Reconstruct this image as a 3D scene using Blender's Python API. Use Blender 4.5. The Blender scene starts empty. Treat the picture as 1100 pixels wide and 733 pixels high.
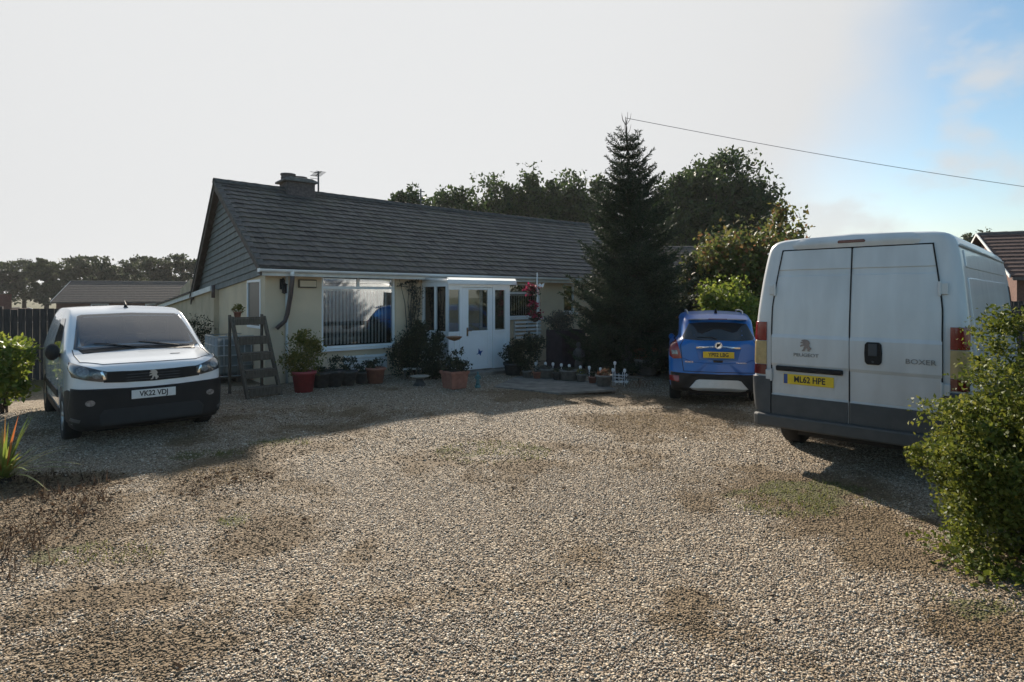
import bpy, bmesh, math, random
import numpy as np
from mathutils import Vector, Matrix
from mathutils.bvhtree import BVHTree
random.seed(7); RNG = np.random.default_rng(7)
S = bpy.context.scene
COL = S.collection
R = math.radians
CH, F, CX, HY = 1.85, 640.0, 550.0, 318.0      # camera height, focal length in photo pixels, centre, horizon

def at(px, py, z=0.0):
    d = F*(CH-z)/(py-HY)
    return ((px-CX)/F*d, d, z)
def pt(px, py, d):
    return ((px-CX)/F*d, d, CH-(py-HY)/F*d)
def zg(x, y):
    return -0.12*np.exp(-((x-3.6)**2+(y-11.2)**2)/(2*1.7**2)) + 0.012*np.sin(x*1.7+.4)*np.sin(y*1.3)

# ------------------------------------------------------------------ materials
def newmat(name):
    m = bpy.data.materials.new(name); m.use_nodes = True
    nt = m.node_tree; b = nt.nodes['Principled BSDF']
    return m, nt, b
def mat(name, col, rough=.6, var=.15, scale=8, bump=0., bscale=60, metal=0., spec=.5, coat=0., detail=4, stretch=None):
    m, nt, b = newmat(name)
    b.inputs['Roughness'].default_value = rough
    b.inputs['Metallic'].default_value = metal
    b.inputs['Specular IOR Level'].default_value = spec
    if coat: b.inputs['Coat Weight'].default_value = coat; b.inputs['Coat Roughness'].default_value = .04
    tc = nt.nodes.new('ShaderNodeTexCoord')
    src = tc.outputs['Object']
    if stretch:
        mp = nt.nodes.new('ShaderNodeMapping'); mp.inputs['Scale'].default_value = stretch
        nt.links.new(src, mp.inputs['Vector']); src = mp.outputs['Vector']
    n = nt.nodes.new('ShaderNodeTexNoise'); n.inputs['Scale'].default_value = scale; n.inputs['Detail'].default_value = detail
    nt.links.new(src, n.inputs['Vector'])
    r = nt.nodes.new('ShaderNodeValToRGB')
    lo = [max(0, c*(1-var)) for c in col]; hi = [min(1, c*(1+var)) for c in col]
    r.color_ramp.elements[0].color = (*lo, 1); r.color_ramp.elements[1].color = (*hi, 1)
    r.color_ramp.elements[0].position = .3; r.color_ramp.elements[1].position = .7
    nt.links.new(n.outputs['Fac'], r.inputs['Fac']); nt.links.new(r.outputs['Color'], b.inputs['Base Color'])
    if bump:
        n2 = nt.nodes.new('ShaderNodeTexNoise'); n2.inputs['Scale'].default_value = bscale; n2.inputs['Detail'].default_value = 4
        nt.links.new(src, n2.inputs['Vector'])
        bp = nt.nodes.new('ShaderNodeBump'); bp.inputs['Strength'].default_value = bump; bp.inputs['Distance'].default_value = .02
        nt.links.new(n2.outputs['Fac'], bp.inputs['Height']); nt.links.new(bp.outputs['Normal'], b.inputs['Normal'])
    return m
def island_mat(name, cols, rough=.6, trans=0., gloss=0., spec=.4):
    """colour picked per loose piece (leaf, stone); optional light through the leaf"""
    m, nt, b = newmat(name)
    g = nt.nodes.new('ShaderNodeNewGeometry')
    r = nt.nodes.new('ShaderNodeValToRGB'); r.color_ramp.interpolation = 'LINEAR'
    els = r.color_ramp.elements
    while len(els) < len(cols): els.new(.5)
    for i, c in enumerate(cols):
        els[i].position = i/(len(cols)-1); els[i].color = (*c, 1)
    nt.links.new(g.outputs['Random Per Island'], r.inputs['Fac'])
    nt.links.new(r.outputs['Color'], b.inputs['Base Color'])
    b.inputs['Roughness'].default_value = rough; b.inputs['Specular IOR Level'].default_value = spec
    if trans:
        t = nt.nodes.new('ShaderNodeBsdfTranslucent')
        mx = nt.nodes.new('ShaderNodeMixShader'); mx.inputs['Fac'].default_value = trans
        hs = nt.nodes.new('ShaderNodeHueSaturation'); hs.inputs['Value'].default_value = 1.6; hs.inputs['Hue'].default_value = .48
        nt.links.new(r.outputs['Color'], hs.inputs['Color']); nt.links.new(hs.outputs['Color'], t.inputs['Color'])
        nt.links.new(b.outputs['BSDF'], mx.inputs[1]); nt.links.new(t.outputs['BSDF'], mx.inputs[2])
        nt.links.new(mx.outputs['Shader'], nt.nodes['Material Output'].inputs['Surface'])
    return m
def glass_mat(name, tint=(.8,.85,.85), refl=.16):
    m, nt, b = newmat(name); nt.nodes.remove(b)
    t = nt.nodes.new('ShaderNodeBsdfTransparent'); t.inputs['Color'].default_value = (*tint, 1)
    g = nt.nodes.new('ShaderNodeBsdfGlossy'); g.inputs['Roughness'].default_value = .01; g.inputs['Color'].default_value = (.95,.97,1,1)
    lw = nt.nodes.new('ShaderNodeFresnel'); lw.inputs['IOR'].default_value = 1.5
    mt = nt.nodes.new('ShaderNodeMath'); mt.operation = 'ADD'; mt.inputs[1].default_value = refl
    nt.links.new(lw.outputs['Fac'], mt.inputs[0])
    mx = nt.nodes.new('ShaderNodeMixShader')
    nt.links.new(mt.outputs[0], mx.inputs['Fac']); nt.links.new(t.outputs[0], mx.inputs[1]); nt.links.new(g.outputs[0], mx.inputs[2])
    nt.links.new(mx.outputs[0], nt.nodes['Material Output'].inputs['Surface'])
    return m

M = dict(
 render=mat('pebbledash_render', (.64,.52,.37), .9, .09, 1.6, .5, 90, detail=8),
 extrender=mat('old_render', (.49,.40,.285), .9, .16, 2.5, .4, 80),
 clad=mat('grey_boarding', (.15,.16,.155), .75, .2, 6, .2, 40),
 tile=mat('roof_tile', (.078,.072,.068), .7, .6, 5, .35, 60),
 ridge=mat('ridge_tile', (.10,.092,.085), .85, .3, 9, .3, 50),
 mortar=mat('mortar', (.28,.26,.22), .9, .25, 20),
 upvc=mat('white_upvc', (.78,.80,.82), .35, .04, 3),
 wood_white=mat('white_board', (.62,.63,.62), .6, .12, 5),
 brown_pipe=mat('brown_pipe', (.09,.065,.06), .45, .15, 8),
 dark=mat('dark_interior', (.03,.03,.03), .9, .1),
 blind=mat('blind_fabric', (.85,.86,.85), .8, .05),
 brick=mat('brick', (.14,.072,.055), .9, .3, 18, .3, 60),
 darkbrick=mat('weathered_brick', (.11,.09,.085), .9, .3, 18, .3, 60),
 black=mat('black_plastic', (.010,.0105,.012), .6, .15, 10, .05, 200, spec=.3),
 grey_pl=mat('grey_plastic', (.045,.052,.060), .6, .15, 10, .05, 200),
 rubber=mat('tyre_rubber', (.018,.018,.018), .85, .25, 15, .1, 100),
 rim=mat('wheel_metal', (.32,.32,.33), .35, .1, 6, metal=.8),
 chrome=mat('chrome', (.75,.76,.78), .12, .02, 4, metal=1.),
 van=mat('old_white_paint', (.57,.59,.60), .34, .10, 2.2, coat=.35, stretch=(2.5,2.5,.6), detail=7),
 partner=mat('new_white_paint', (.74,.77,.80), .22, .02, 2, coat=.8),
 blue=mat('blue_paint', (.001,.115,.42), .35, .06, 4, coat=.25),
 carglass=mat('tinted_car_glass', (.022,.026,.03), .04, .05, 2, spec=.9),
 screen=mat('windscreen_glass', (.020,.036,.048), .03, .1, 2, spec=1., coat=.35),
 obscure=mat('obscured_glass', (.03,.04,.043), .4, .2, 20),
 red=mat('red_lamp_plastic', (.20,.008,.010), .18, .1, 30, coat=.6),
 darkred=mat('dark_red_lamp', (.10,.008,.01), .2, .1, 30, coat=.6),
 amber=mat('clear_amber_lamp', (.42,.31,.15), .15, .12, 20, coat=.6),
 lampglass=mat('headlamp_lens', (.16,.17,.18), .08, .5, 30, coat=1.),
 lampdark=mat('headlamp_dark', (.04,.045,.05), .12, .3, 30, coat=1.),
 silver=mat('silver_trim', (.42,.42,.41), .38, .06, 10, metal=.5),
 plate_y=mat('yellow_plate', (.72,.50,.02), .4, .04, 20),
 plate_w=mat('white_plate', (.72,.72,.70), .4, .04, 20),
 ink=mat('black_ink', (.012,.012,.014), .5, 0),
 eu=mat('blue_plate_band', (.02,.07,.25), .4, .05),
 greylogo=mat('grey_emblem', (.23,.20,.20), .35, .1, 20, metal=.3),
 greytext=mat('grey_lettering', (.20,.20,.20), .4, .05),
 oldwood=mat('weathered_wood', (.115,.092,.068), .9, .35, 6, .4, 50, stretch=(6,6,1)),
 fencewood=mat('dark_fence_wood', (.045,.040,.038), .9, .35, 5, .4, 40, stretch=(6,6,1)),
 ibc=mat('translucent_tank', (.20,.21,.20), .5, .2, 3),
 cage=mat('galvanised_cage', (.42,.43,.43), .4, .1, 10, metal=.6),
 redpot=mat('red_plastic_pot', (.30,.045,.05), .5, .15, 10),
 terracotta=mat('terracotta', (.30,.13,.09), .85, .2, 10, .2, 50),
 stonepot=mat('grey_stone', (.16,.155,.145), .9, .25, 14, .3, 60),
 darkstone=mat('dark_stone', (.07,.068,.065), .9, .3, 14, .3, 60),
 soil=mat('soil', (.03,.022,.016), .95, .3, 30, .4, 80),
 teal=mat('teal_glaze', (.07,.17,.18), .4, .3, 20),
 whitepaint=mat('white_enamel', (.72,.73,.74), .35, .05),
 rust=mat('rusty_metal', (.17,.095,.05), .8, .35, 25, .2, 60),
 bark=mat('bark', (.055,.043,.034), .95, .3, 10, .5, 30, stretch=(3,3,.6)),
 slab=mat('concrete_slab', (.17,.155,.132), .9, .4, 4, .3, 70),
 redtile=mat('red_roof_tile', (.085,.045,.036), .85, .3, 8, .3, 40),
 browntile=mat('brown_roof_tile', (.105,.082,.068), .85, .3, 8, .3, 40),
 wire=mat('black_wire', (.09,.09,.09), .6, 0),
 redflower=mat('red_petals', (.34,.02,.05), .6, .3, 30),
 purplewood=mat('dark_purple_timber', (.03,.02,.028), .8, .3, 8),
)
def tile_material():
    m, nt, b = newmat('interlocking_tile'); L = nt.links.new; N = nt.nodes.new
    tc = N('ShaderNodeTexCoord'); mp = N('ShaderNodeMapping'); mp.inputs['Scale'].default_value = (1/.21, 17/3.92, 0.); mp.inputs['Location'].default_value = (.22/.21, .35*17/3.92+.03, 0)
    L(tc.outputs['Object'], mp.inputs[0]); fl = N('ShaderNodeVectorMath'); fl.operation = 'FLOOR'; L(mp.outputs[0], fl.inputs[0])
    wn = N('ShaderNodeTexWhiteNoise'); wn.noise_dimensions = '3D'; L(fl.outputs[0], wn.inputs['Vector'])
    r = N('ShaderNodeValToRGB'); e = r.color_ramp.elements; e[0].color = (.056,.050,.046,1); e[1].color = (.118,.103,.090,1); e.new(.5).color = (.082,.073,.066,1); L(wn.outputs['Value'], r.inputs['Fac'])
    n1 = N('ShaderNodeTexNoise'); n1.inputs['Scale'].default_value = 1.1; n1.inputs['Detail'].default_value = 8; n1.inputs['Roughness'].default_value = .65; L(tc.outputs['Object'], n1.inputs['Vector'])
    mr = N('ShaderNodeMapRange'); mr.inputs['From Min'].default_value = .5; mr.inputs['From Max'].default_value = .68; mr.inputs['To Max'].default_value = .7; L(n1.outputs['Fac'], mr.inputs['Value'])
    mx = N('ShaderNodeMix'); mx.data_type = 'RGBA'; L(mr.outputs[0], mx.inputs['Factor']); L(r.outputs[0], mx.inputs['A']); mx.inputs['B'].default_value = (.105,.10,.07,1)
    n2 = N('ShaderNodeTexNoise'); n2.inputs['Scale'].default_value = 30; n2.inputs['Detail'].default_value = 4; L(tc.outputs['Object'], n2.inputs['Vector'])
    l2 = N('ShaderNodeMapRange'); l2.inputs['From Min'].default_value = .62; l2.inputs['From Max'].default_value = .72; l2.inputs['To Max'].default_value = .6; L(n2.outputs['Fac'], l2.inputs['Value'])
    m2 = N('ShaderNodeMix'); m2.data_type = 'RGBA'; L(l2.outputs[0], m2.inputs['Factor']); L(mx.outputs['Result'], m2.inputs['A']); m2.inputs['B'].default_value = (.20,.19,.16,1)
    L(m2.outputs['Result'], b.inputs['Base Color']); b.inputs['Roughness'].default_value = .72
    bp = N('ShaderNodeBump'); bp.inputs['Strength'].default_value = .4; bp.inputs['Distance'].default_value = .02; L(n2.outputs['Fac'], bp.inputs['Height']); L(bp.outputs[0], b.inputs['Normal'])
    return m
M['tile'] = tile_material()
def add_grime(m, z0, z1, col, amt):
    nt = m.node_tree; b = nt.nodes['Principled BSDF']; L = nt.links.new; N = nt.nodes.new
    src = b.inputs['Base Color'].links[0].from_socket; tc = N('ShaderNodeTexCoord'); sp = N('ShaderNodeSeparateXYZ'); L(tc.outputs['Object'], sp.inputs[0])
    n = N('ShaderNodeTexNoise'); n.inputs['Scale'].default_value = 5; n.inputs['Detail'].default_value = 8; n.inputs['Roughness'].default_value = .7; L(tc.outputs['Object'], n.inputs['Vector'])
    r = N('ShaderNodeMapRange'); r.inputs['From Min'].default_value = z1; r.inputs['From Max'].default_value = z0; L(sp.outputs['Z'], r.inputs['Value'])
    k = N('ShaderNodeMath'); k.operation = 'MULTIPLY'; L(r.outputs[0], k.inputs[0]); L(n.outputs['Fac'], k.inputs[1])
    k2 = N('ShaderNodeMath'); k2.operation = 'MULTIPLY'; k2.use_clamp = True; L(k.outputs[0], k2.inputs[0]); k2.inputs[1].default_value = amt
    x = N('ShaderNodeMix'); x.data_type = 'RGBA'; L(k2.outputs[0], x.inputs['Factor']); L(src, x.inputs['A']); x.inputs['B'].default_value = (*col, 1); L(x.outputs['Result'], b.inputs['Base Color'])
add_grime(M['van'], .45, 1.4, (.24,.215,.18), .65); add_grime(M['grey_pl'], .3, .9, (.13,.115,.09), .8); add_grime(M['black'], .2, .8, (.05,.045,.038), .5)
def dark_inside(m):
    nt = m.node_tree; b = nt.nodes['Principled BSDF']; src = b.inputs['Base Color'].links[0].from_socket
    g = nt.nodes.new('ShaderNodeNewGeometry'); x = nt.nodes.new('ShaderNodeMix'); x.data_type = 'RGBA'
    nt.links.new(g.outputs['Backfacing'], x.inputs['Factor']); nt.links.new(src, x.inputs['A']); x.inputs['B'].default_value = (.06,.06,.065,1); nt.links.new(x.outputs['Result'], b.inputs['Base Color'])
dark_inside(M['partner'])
M['pane'] = glass_mat('window_glass', (.9,.92,.92), .16)
M['windscreen_clear'] = glass_mat('windscreen_clear', (.72,.80,.80), .10)
M['porchpane'] = glass_mat('porch_glass', (.85,.88,.88), .10)

# ------------------------------------------------------------------ mesh builder
class MB:
    def __init__(s): s.v = []; s.f = []
    def add(s, vs, fs):
        o = len(s.v); s.v.extend([tuple(float(c) for c in p) for p in vs]); s.f.extend([tuple(i+o for i in f) for f in fs]); return s
    def box(s, x0, x1, y0, y1, z0, z1):
        return s.add([(x0,y0,z0),(x1,y0,z0),(x1,y1,z0),(x0,y1,z0),(x0,y0,z1),(x1,y0,z1),(x1,y1,z1),(x0,y1,z1)],
              [(3,2,1,0),(4,5,6,7),(0,1,5,4),(1,2,6,5),(2,3,7,6),(3,0,4,7)])
    def tube(s, pts, r, n=8, caps=True):
        pts = [Vector(p) for p in pts]; rs = r if isinstance(r, (list, tuple)) else [r]*len(pts)
        vs = []; prev = None
        for i, p in enumerate(pts):
            t = (pts[min(i+1, len(pts)-1)] - pts[max(i-1, 0)]).normalized()
            if prev is None:
                a = t.cross(Vector((0,0,1)));
                if a.length < 1e-3: a = t.cross(Vector((1,0,0)))
                a.normalize()
            else:
                a = (prev - t*prev.dot(t)); a.normalize()
            prev = a; b = t.cross(a)
            for k in range(n):
                th = 2*math.pi*k/n; vs.append(p + (a*math.cos(th)+b*math.sin(th))*rs[i])
        fs = []
        for i in range(len(pts)-1):
            for k in range(n):
                fs.append((i*n+k, i*n+(k+1)%n, (i+1)*n+(k+1)%n, (i+1)*n+k))
        if caps: fs.append(tuple(range(n-1,-1,-1))); fs.append(tuple((len(pts)-1)*n+k for k in range(n)))
        return s.add(vs, fs)
    def lathe(s, prof, n=20, c=(0,0,0), axis='z', wob=0):
        vs = []; fs = []; m = len(prof)
        for k in range(n):
            th = 2*math.pi*k/n
            for r, h in prof:
                rr = r*(1+wob*random.uniform(-1,1))
                a, b = rr*math.cos(th), rr*math.sin(th)
                p = {'z':(a,b,h),'x':(h,a,b),'y':(a,h,-b)}[axis]
                vs.append((p[0]+c[0], p[1]+c[1], p[2]+c[2]))
        for k in range(n):
            for i in range(m-1):
                k2 = (k+1)%n; fs.append((k*m+i, k2*m+i, k2*m+i+1, k*m+i+1))
        return s.add(vs, fs)
    def prism(s, poly, axis, a0, a1):
        n = len(poly)
        def P(p, a): return {'x':(a,p[0],p[1]),'y':(p[0],a,p[1]),'z':(p[0],p[1],a)}[axis]
        vs = [P(p,a0) for p in poly]+[P(p,a1) for p in poly]
        fs = [tuple(range(n)), tuple(range(2*n-1, n-1, -1))]+[(i, i+n, (i+1)%n+n, (i+1)%n) for i in range(n)]
        return s.add(vs, fs)
    def ball(s, c, r, n=8, m=6):
        rx, ry, rz = r if isinstance(r, tuple) else (r,r,r)
        vs = [(c[0],c[1],c[2]-rz)]; fs = []
        for i in range(1, m):
            ph = -math.pi/2+math.pi*i/m
            for k in range(n):
                th = 2*math.pi*k/n
                vs.append((c[0]+rx*math.cos(ph)*math.cos(th), c[1]+ry*math.cos(ph)*math.sin(th), c[2]+rz*math.sin(ph)))
        vs.append((c[0],c[1],c[2]+rz)); L = len(vs)-1
        for k in range(n):
            fs.append((0, 1+(k+1)%n, 1+k)); fs.append((L, 1+(m-2)*n+k, 1+(m-2)*n+(k+1)%n))
        for i in range(m-2):
            for k in range(n):
                a = 1+i*n; fs.append((a+k, a+(k+1)%n, a+n+(k+1)%n, a+n+k))
        return s.add(vs, fs)
    def grid(s, fn, nu, nv):
        vs = [fn(i/nu, j/nv) for i in range(nu+1) for j in range(nv+1)]
        fs = [(i*(nv+1)+j, (i+1)*(nv+1)+j, (i+1)*(nv+1)+j+1, i*(nv+1)+j+1) for i in range(nu) for j in range(nv)]
        return s.add(vs, fs)
    def warp(s, fn): s.v = [fn(*p) for p in s.v]; return s
    def build(s, name, m, parent=None, smooth=False, bevel=0., loc=None, rotz=0., fix=True):
        me = bpy.data.meshes.new(name); me.from_pydata(s.v, [], s.f)
        if fix:
            bm = bmesh.new(); bm.from_mesh(me); bmesh.ops.recalc_face_normals(bm, faces=bm.faces); bm.to_mesh(me); bm.free()
        if smooth: me.polygons.foreach_set('use_smooth', [True]*len(me.polygons))
        me.materials.append(M[m] if isinstance(m, str) else m); me.update()
        o = bpy.data.objects.new(name, me); COL.objects.link(o)
        if parent: o.parent = parent
        if loc is not None: o.location = loc
        o.rotation_euler[2] = rotz
        if bevel:
            b = o.modifiers.new('bevel', 'BEVEL'); b.width = bevel; b.segments = 2; b.limit_method = 'ANGLE'; b.angle_limit = R(40)
        return o
def tag(o, label, cat, group=None):
    o['label'] = label; o['category'] = cat
    if group: o['group'] = group
    return o
def thing(name, label, cat, loc=(0,0,0), rotz=0., group=None):
    o = bpy.data.objects.new(name, None); o.empty_display_size = .2; COL.objects.link(o)
    o.location = loc; o.rotation_euler = (0,0,rotz)
    return tag(o, label, cat, group)
def npmesh(name, V, polys_n, idx, m, parent=None, smooth=False):
    """fast mesh: V (n,3), faces all with polys_n corners, idx flat"""
    me = bpy.data.meshes.new(name); nf = len(idx)//polys_n
    me.vertices.add(len(V)); me.vertices.foreach_set('co', np.asarray(V, np.float32).ravel())
    me.loops.add(len(idx)); me.loops.foreach_set('vertex_index', np.asarray(idx, np.int32))
    me.polygons.add(nf); me.polygons.foreach_set('loop_start', np.arange(0, nf*polys_n, polys_n, dtype=np.int32))
    me.polygons.foreach_set('loop_total', np.full(nf, polys_n, np.int32))
    if smooth: me.polygons.foreach_set('use_smooth', np.ones(nf, bool))
    me.update(calc_edges=True); me.validate()
    me.materials.append(M[m] if isinstance(m, str) else m)
    o = bpy.data.objects.new(name, me); COL.objects.link(o)
    if parent: o.parent = parent
    return o
def text_part(name, body, size, m, parent, loc, rot, depth=.0015, sx=1., bold=0.):
    c = bpy.data.curves.new(name, 'FONT'); c.body = body; c.size = size; c.align_x = 'CENTER'; c.align_y = 'CENTER'
    c.extrude = depth; c.offset = bold; c.resolution_u = 3
    t = bpy.data.objects.new(name, c); COL.objects.link(t); bpy.context.view_layer.update()
    me = bpy.data.meshes.new_from_object(t.evaluated_get(bpy.context.evaluated_depsgraph_get()))
    bpy.data.objects.remove(t); bpy.data.curves.remove(c)
    me.materials.clear(); me.materials.append(M[m])
    o = bpy.data.objects.new(name, me); COL.objects.link(o); o.parent = parent; o.location = loc; o.rotation_euler = rot; o.scale = (sx,1,1)
    return o

# ------------------------------------------------------------------ foliage
def leaf_arrays(P, D, size, asp=.5, fold=.12, spread=1.0):
    """diamond leaves at P pointing along D (n,3)"""
    n = len(P); D = D/np.maximum(np.linalg.norm(D, axis=1, keepdims=True), 1e-6)
    q = RNG.normal(size=(n,3)); B = np.cross(D, q); B /= np.maximum(np.linalg.norm(B, axis=1, keepdims=True), 1e-6)
    N = np.cross(D, B); s = np.asarray(size).reshape(-1,1)*np.ones((n,1))
    a = P; b = P + D*s*.45 + B*s*asp*.5 + N*s*fold; c = P + D*s; d = P + D*s*.45 - B*s*asp*.5 + N*s*fold
    V = np.stack([a,b,c,d], 1).reshape(-1,3)
    return V, np.arange(4*n)
def crown_points(ells, n, clumps=40, spread=.22, shell=.55):
    vol = np.array([e[3]*e[4]*e[5] for e in ells])**(2/3); vol = vol/vol.sum()
    out = []
    for e, w in zip(ells, vol):
        k = max(3, int(clumps*w)); m = int(n*w)
        d = RNG.normal(size=(k,3)); d /= np.linalg.norm(d, axis=1, keepdims=True)
        rad = shell+(1-shell)*RNG.random((k,1))**.6
        c = d*rad
        sz = spread*(.5+RNG.random(k))
        i = RNG.integers(0, k, m)
        p = c[i] + np.clip(RNG.normal(size=(m,3)), -1.55, 1.55)*sz[i][:,None]*np.array([1,1,.7])
        out.append(p*np.array(e[3:6])+np.array(e[0:3]))
    return np.concatenate(out)
def foliage(name, ells, n, size, m, parent, clumps=40, spread=.22, shell=.55, asp=.5, zmin=None, up=.3):
    P = crown_points(ells, n, clumps, spread, shell)
    if zmin is not None: P = P[P[:,2] > zmin]
    D = RNG.normal(size=P.shape) + np.array([0,0,up])
    V, I = leaf_arrays(P, D, size*(.6+.8*RNG.random(len(P))), asp)
    return npmesh(name, V, 4, I, m, parent)
def tree_trunk(parent, h, r, nb=6, spread=1.5, mt='bark', lean=0., zb=.35):
    mb = MB()
    mb.tube([(0,0,-.1),(lean*.3,0,h*.4),(lean*.7,.05,h*.75),(lean,0,h)], [r*1.25,r,r*.7,r*.35], 8)
    for k in range(nb):
        a = 2*math.pi*(k+random.random()*.6)/nb; z0 = h*(zb+(.9-zb)*k/nb); L = spread*(1-.4*k/nb)*random.uniform(.7,1.1)
        mb.tube([(lean*z0/h,0,z0),(lean*z0/h+math.cos(a)*L*.5, math.sin(a)*L*.5, z0+L*.3),(lean*z0/h+math.cos(a)*L, math.sin(a)*L, z0+L*.75)], [r*.45,r*.3,r*.12], 6)
    return mb.build('trunk', mt, parent, True)
LEAF = dict(
 far=island_mat('far_leaves', [(0.019,0.029,0.015),(0.038,0.053,0.025),(0.058,0.072,0.034)], .7, .25),
 oak=island_mat('dark_tree_leaves', [(0.017,0.033,0.012),(0.034,0.064,0.017),(0.057,0.096,0.024)], .6, .25),
 hedge=island_mat('hedge_leaves', [(.040,.062,.018),(.068,.100,.026),(.10,.125,.032),(.13,.13,.035),(.17,.085,.04)], .55, .35),
 lime=island_mat('bright_leaves', [(0.068,0.112,0.016),(0.120,0.180,0.026),(0.195,0.225,0.039)], .5, .4),
 box=island_mat('glossy_bush_leaves', [(0.037,0.058,0.010),(0.072,0.102,0.014),(0.112,0.140,0.021),(0.158,0.166,0.031)], .55, .35, spec=.25),
 fir=island_mat('fir_needles', [(0.013,0.024,0.014),(0.023,0.039,0.020),(0.041,0.061,0.028)], .7, .12),
 dark=island_mat('dark_shrub_leaves', [(0.013,0.021,0.012),(0.028,0.038,0.019),(0.051,0.058,0.024)], .6, .2),
 pale=island_mat('grey_leaves', [(.05,.055,.045),(.09,.095,.08),(.12,.12,.10)], .7, .2),
 yel=island_mat('yellow_green_leaves', [(0.065,0.078,0.013),(0.130,0.130,0.022),(0.195,0.169,0.033)], .6, .35),
 heather=island_mat('heather_leaves', [(.05,.06,.02),(.10,.06,.03),(.16,.07,.05)], .7, .25),
 red=island_mat('red_leaves', [(.12,.01,.015),(.3,.02,.05),(.4,.03,.08)], .6, .2),
 dry=island_mat('dry_leaves', [(.035,.022,.014),(.075,.05,.03),(.14,.095,.055),(.22,.17,.10)], .9, .1),
 grass=island_mat('grass_blades', [(.05,.07,.012),(.09,.12,.02),(.14,.15,.04)], .6, .35),
 straw=island_mat('straw_blades', [(.10,.08,.03),(.18,.14,.06),(.27,.22,.11)], .7, .3),
 spiky=island_mat('strap_leaves', [(0.075,0.126,0.024),(0.135,0.196,0.036),(0.240,0.252,0.060),(0.480,0.168,0.036)], .4, .35),
)
# ------------------------------------------------------------------ ground
def ell(px, py, rx, ry):
    x, y, _ = at(px, py); return (x, y, rx*y/F, ry*y*y/(F*CH))
DIRT = [ell(*e) for e in [(240,508,70,20),(290,575,75,28),(20,565,110,45),(60,520,90,16),(700,452,85,20),(740,440,60,12),(600,422,90,10),
        (925,560,80,26),(890,520,70,20),(1050,675,70,34),(130,640,110,16),(960,600,60,20),(690,425,70,8),(560,500,40,10),(330,480,70,9)]]
BROAD = [ell(*e[:4])+(e[4],) for e in [(550,790,900,90,.30),(40,690,250,120,.42),(1000,610,150,110,.45),(540,490,130,26,.45),(380,470,90,14,.4),(820,520,90,30,.45),(240,560,130,60,.5)]]
GRASS = [ell(*e) for e in [(222,489,38,6),(300,476,32,5),(105,594,70,13),(880,530,60,16),(250,560,16,8),(1050,655,60,14),(530,486,60,12),(840,540,60,16)]]
def vnoise(x, y, s, seed=0):
    xs, ys = x*s, y*s; xi, yi = np.floor(xs).astype(int), np.floor(ys).astype(int); fx, fy = xs-xi, ys-yi
    fx = fx*fx*(3-2*fx); fy = fy*fy*(3-2*fy)
    def h(a, b): return np.modf(np.abs(np.sin(a*127.1+b*311.7+seed*17.3)*43758.5453))[0]
    return (h(xi,yi)*(1-fx)+h(xi+1,yi)*fx)*(1-fy)+(h(xi,yi+1)*(1-fx)+h(xi+1,yi+1)*fx)*fy
def mask(L, x, y):
    m = np.zeros_like(x)
    for cx, cy, rx, ry in L:
        d = ((x-cx)/rx)**2+((y-cy)/ry)**2
        m = np.maximum(m, np.clip(1.10-.72*d, 0, 1))
    if L is DIRT:
        for cx, cy, rx, ry, k in BROAD:
            d = ((x-cx)/rx)**2+((y-cy)/ry)**2
            m = np.maximum(m, k*np.clip(1.3-d, 0, 1))
        m = np.maximum(m, .36*np.clip((vnoise(x, y, .75, 21)*.6+vnoise(x, y, 1.7, 22)*.4-.50)*4, 0, 1))
    if L is GRASS: m = m*np.clip((vnoise(x, y, 2.6, 31)*.55+vnoise(x, y, 6.5, 32)*.45-.36)*4, 0, 1)
    n = vnoise(x, y, 1.9, 11)*.5+vnoise(x, y, 4.7, 12)*.35+vnoise(x, y, 11, 13)*.25
    return np.clip(m*1.25+(n-.55)*2.1*(m > .02)*1., 0, 1)*np.clip(m*4, 0, 1)
def axis_steps(a, b, fine, lo, hi):
    mid = np.arange(a, b+1e-6, fine); k = np.geomspace(1, 2000, 26)
    left = a-(k-1)*fine*8; right = b+(k-1)*fine*8
    return np.concatenate([left[left > lo][::-1][:-1], mid, right[(right < hi)][1:]])
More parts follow.
